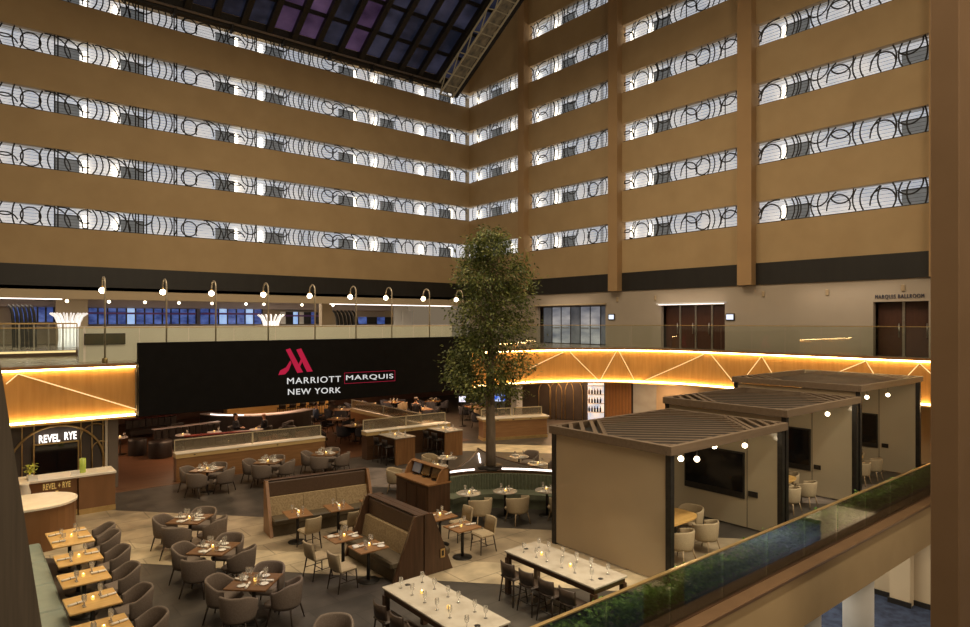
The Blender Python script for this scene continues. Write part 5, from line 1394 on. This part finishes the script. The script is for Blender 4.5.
# ================================================================== PEOPLE
SKIN = M('skin', (.50, .29, .19), (.44, .25, .16), 8, .5)
HAIRD = M('dark_hair', (.015, .010, .008), (.03, .02, .015), 30, .6)
CLD = M('dark_suit', (.012, .013, .02), (.02, .021, .03), 20, .8)
CLB = M('blue_shirt', (.035, .06, .12), (.05, .08, .15), 20, .8)
CLJ = M('dark_trousers', (.02, .02, .026), (.03, .03, .037), 20, .8)
def person(lab, loc, rz, pose, top, hair=True, headturn=0):
    """pose: 'sit' (seat height given by loc z offset) or 'stand'; faces -y"""
    t = thing('person', lab, 'person', loc, rz)
    st = pose == 'stand'
    hip = .93 if st else .52
    V, R_, E = [], [], []
    def vtx(p, r, link=None):
        V.append(p); R_.append(r)
        if link is not None: E.append((link, len(V) - 1))
        return len(V) - 1
    pel = vtx((0, 0, hip), .145)
    wa = vtx((0, -.01, hip + .2), .125, pel); chst = vtx((0, 0, hip + .40), .155, wa); nk = vtx((0, .0, hip + .56), .06, chst)
    hd0 = vtx((0, -.015, hip + .64), .075, nk); hd1 = vtx((0, -.02, hip + .74), .098, hd0); hd2 = vtx((0, -.005, hip + .83), .07, hd1)
    sleeves, legs = [], []
    for s in (-1, 1):
        sh_ = vtx((s * .19, .01, hip + .49), .062, chst)
        if st: el, wr_ = (s * .25, .02, hip + .22), (s * .22, -.17, hip + .10)
        else: el, wr_ = (s * .26, -.03, hip + .24), (s * .13, -.27, hip + .20)
        e = vtx(el, .046, sh_); w2 = vtx(wr_, .032, e)
        d = (Vector(wr_) - Vector(el)).normalized(); sd = Vector((1, 0, 0)); sd = (sd - d * sd.dot(d)).normalized()
        pm = Vector(wr_) + d * .07; pa = vtx(tuple(pm), .036, w2)
        for f in range(4):
            off_ = sd * (-.027 + .018 * f); l = (.05, .062, .058, .045)[f]; dn = Vector((0, 0, -.012))
            k1 = vtx(tuple(pm + off_ + d * .035), .0095, pa); vtx(tuple(pm + off_ + d * (.035 + l) + dn), .008, k1)
        vtx(tuple(pm - d * .02 - sd * s * .05 + d * .03), .010, pa)
        hj = vtx((s * .10, 0, hip - .05), .095, pel)
        if st: kn, an, to = (s * .11, -.02, .50), (s * .11, .03, .09), (s * .12, -.14, .035)
        else: kn, an, to = (s * .13, -.42, hip - .02), (s * .12, -.36, hip - .42), (s * .13, -.52, hip - .47)
        k_ = vtx(kn, .062, hj); a_ = vtx(an, .042, k_); vtx(to, .036, a_)
        sleeves.append([(s * .15, 0, hip + .50), (s * .19, .01, hip + .48), el, tuple(Vector(wr_) - d * .02)]); legs.append([(s * .085, 0, hip), kn, tuple(Vector(an) + Vector((0, 0, .03)))])
    me = bpy.data.meshes.new('body'); me.from_pydata([Vector(v) for v in V], E, []); me.materials.append(SKIN)
    o = bpy.data.objects.new('body', me); COL.objects.link(o); o.parent = t
    sk_ = o.modifiers.new('skin', 'SKIN'); sk_.use_smooth_shade = True
    for i, d in enumerate(me.skin_vertices[0].data): d.radius = (R_[i], R_[i]); d.use_root = i == 0
    o.modifiers.new('sub', 'SUBSURF').levels = 1; o.modifiers['sub'].render_levels = 2
    def ell(cz, rx, ry, cy=0, n=16): return [(rx * math.cos(2 * PI * j / n), cy + ry * math.sin(2 * PI * j / n), cz) for j in range(n)]
    jk = MB().loft([ell(hip - .06, .175, .14), ell(hip + .1, .17, .135), ell(hip + .22, .165, .13), ell(hip + .40, .205, .145), ell(hip + .50, .19, .12), ell(hip + .555, .085, .08)], True)
    for p in sleeves: jk.tube(p, [.07, .075, .058, .042], 10)
    jk.build('jacket', top, t)
    tr_ = MB().loft([ell(hip - .12, .165, .135), ell(hip - .04, .172, .138)], True)
    for p in legs: tr_.tube([p[0], tuple((Vector(p[0]) + Vector(p[1])) / 2), p[1], p[2]], [.10, .09, .072, .055], 10)
    tr_.build('trousers', CLJ, t)
    for s, l in zip((-1, 1), legs):
        a = l[2]; MB().tube([(a[0], a[1] + .06, a[2] - .075), (a[0], a[1] - .05, a[2] - .07), (a[0], a[1] - .17, a[2] - .08)], [.045, .05, .035], 8).build('shoe', BLKLEATH, t)
    z = hip + .755
    MB().tube([(0, -.10, z + .01), (0, -.135, z - .035), (0, -.105, z - .04)], [.010, .016, .010], 6).build('nose', SKIN, t)
    for s in (-1, 1):
        MB().ball((s * .038, -.093, z + .015), .011, 8, 6).build('eye', BLKGLASS, t); MB().ball((s * .10, -.005, z - .005), .024, 8, 6, 1.4).build('ear', SKIN, t)
    MB().tube([(-.03, -.095, z - .085), (0, -.103, z - .083), (.03, -.095, z - .085)], .006, 5).build('mouth', M('lips', (.3, .12, .09), (.26, .1, .08), 8, .5) if 'lips' not in bpy.data.materials else bpy.data.materials['lips'], t)
    if hair:
        pr_ = [ell(z - .05, .095, .075, .035), ell(z + .02, .106, .092, .026), ell(z + .075, .098, .096, .012), ell(z + .108, .06, .06, .008)]
        MB().loft(pr_, True).build('hair', HAIRD, t)
    return t
def chair_for(x, y, rz, lab): P_LOUNGE.put((x, y, 0), rz, lab)
chair_for(11.2, 30.2, face(-.8, .6), 'black lounge armchair holding the bald guest in dark clothes')
person('bald person in dark suit sitting in the lounge', (11.2, 30.2, -.02), face(-.8, .6), 'sit', CLD, hair=False)
chair_for(10.1, 30.9, face(.8, -.6), 'black lounge armchair holding the dark-haired guest')
person('dark-haired person in dark clothes sitting opposite the bald guest', (10.1, 30.9, -.02), face(.8, -.6), 'sit', CLD)
P_BAR.put((13.75, 30.1, 0), face(1, -.1), 'black bar stool under the person in a blue shirt')
person('person in blue shirt sitting on a stool at the rear table', (13.75, 30.1, .29), face(1, -.1), 'sit', CLB)
person('person in dark clothes standing at the bar seats beside the tree', (18.2, 27.9, 0), face(.6, .5), 'stand', CLD)
# ================================================================== LIGHT
wd = bpy.data.worlds.new('world'); SC.world = wd; wd.use_nodes = True
bg = wd.node_tree.nodes['Background']; bg.inputs['Color'].default_value = (1, .76, .5, 1); bg.inputs['Strength'].default_value = .17
lamp('atrium_soft_fill', 'AREA', (8, 12, 24), 3000, (1, .80, .54), 14, 14)  # unseen soft fill added high above the floor
lamp('atrium_fill', 'AREA', (14, 22, 21.5), 1700, (1, .80, .54), 10, 10)
lamp('front_fill', 'AREA', (10, -8, 15), 1700, (1, .80, .55), 10, 10, (math.radians(50), 0, math.radians(-20)))
for x, y in ((3, 32), (12, 32), (19, 34), (-2, 28), (8, 28)):
    lamp('under_balcony_light', 'AREA', (x, y, 2.44), 130, (1, .62, .36), 2.5, 2.5)
for x, y in ((18.5, 28), (21.5, 30.5), (26.3, 25.2), (28.4, 20.5)):
    lamp('rear_bar_fill', 'AREA', (x, y, 2.44), 140, (1, .58, .3), 2, 2)  # unseen area lamps added to brighten the rear bar and side wall
for x, y in ((2, 45), (10, 45), (19, 45), (26, 45)):
    lamp('lobby_light', 'AREA', (x, y, 7.25), 130, (1, .85, .68), 3, 3)
for y in (12, 20, 29):
    lamp('lobby_wall_light', 'AREA', (29.6, y, 7.4), 22, (1, .82, .62), 1, 4)
for x, y, e in ((30, -2, 800), (25.2, 4.3, 110), (24, 10, 110), (18, 10, 80), (21.5, 9.5, 60)):
    lamp('lower_level_fill', 'AREA', (x, y, -1.55 if x > 27 else -1.35), e, (1, .88, .7), 2, 2)  # unseen lamps added to light carpet and walls for the glass reflection
for (x, y, z) in ((14.3, 9.6, 2.7), (19.3, 9.8, 3.0), (24.5, 10, 3.3)):
    lamp('cabana_fill', 'POINT', (x, y, z), 26, (1, .82, .55), .15)  # added point lamps brighten the cabana walls beside the globes
lamp('show_light', 'SPOT', (5.9, 12.0, 13), 520, (.50, .46, 1), .2, angle=math.radians(19), blend=.8)
lamp('bar_fill_spot', 'SPOT', (19, 20, 12), 2600, (1, .8, .45), .3, angle=math.radians(40), blend=.9)  # unseen spot added to brighten the service bar and floor band
lamp('bench_fill_spot', 'SPOT', (2.6, 17, 12), 1500, (1, .78, .45), .3, angle=math.radians(50), blend=.9)  # unseen spot added to brighten the golden bench tables
lamp('tree_fill_spot', 'SPOT', (7, 8, 15), 4200, (1, .9, .66), .3, (Vector((5.95, 8, -9)).to_track_quat('-Z', 'Y')).to_euler(), angle=math.radians(28), blend=.8)  # unseen spot added to brighten leaves and trunk
lamp('hedge_fill', 'AREA', (15, 4.9, 7.5), 230, (1, .86, .62), 16, .4, (math.radians(24), 0, 0), spread=math.radians(70))  # unseen area lamp added to brighten the hedge and floor edge
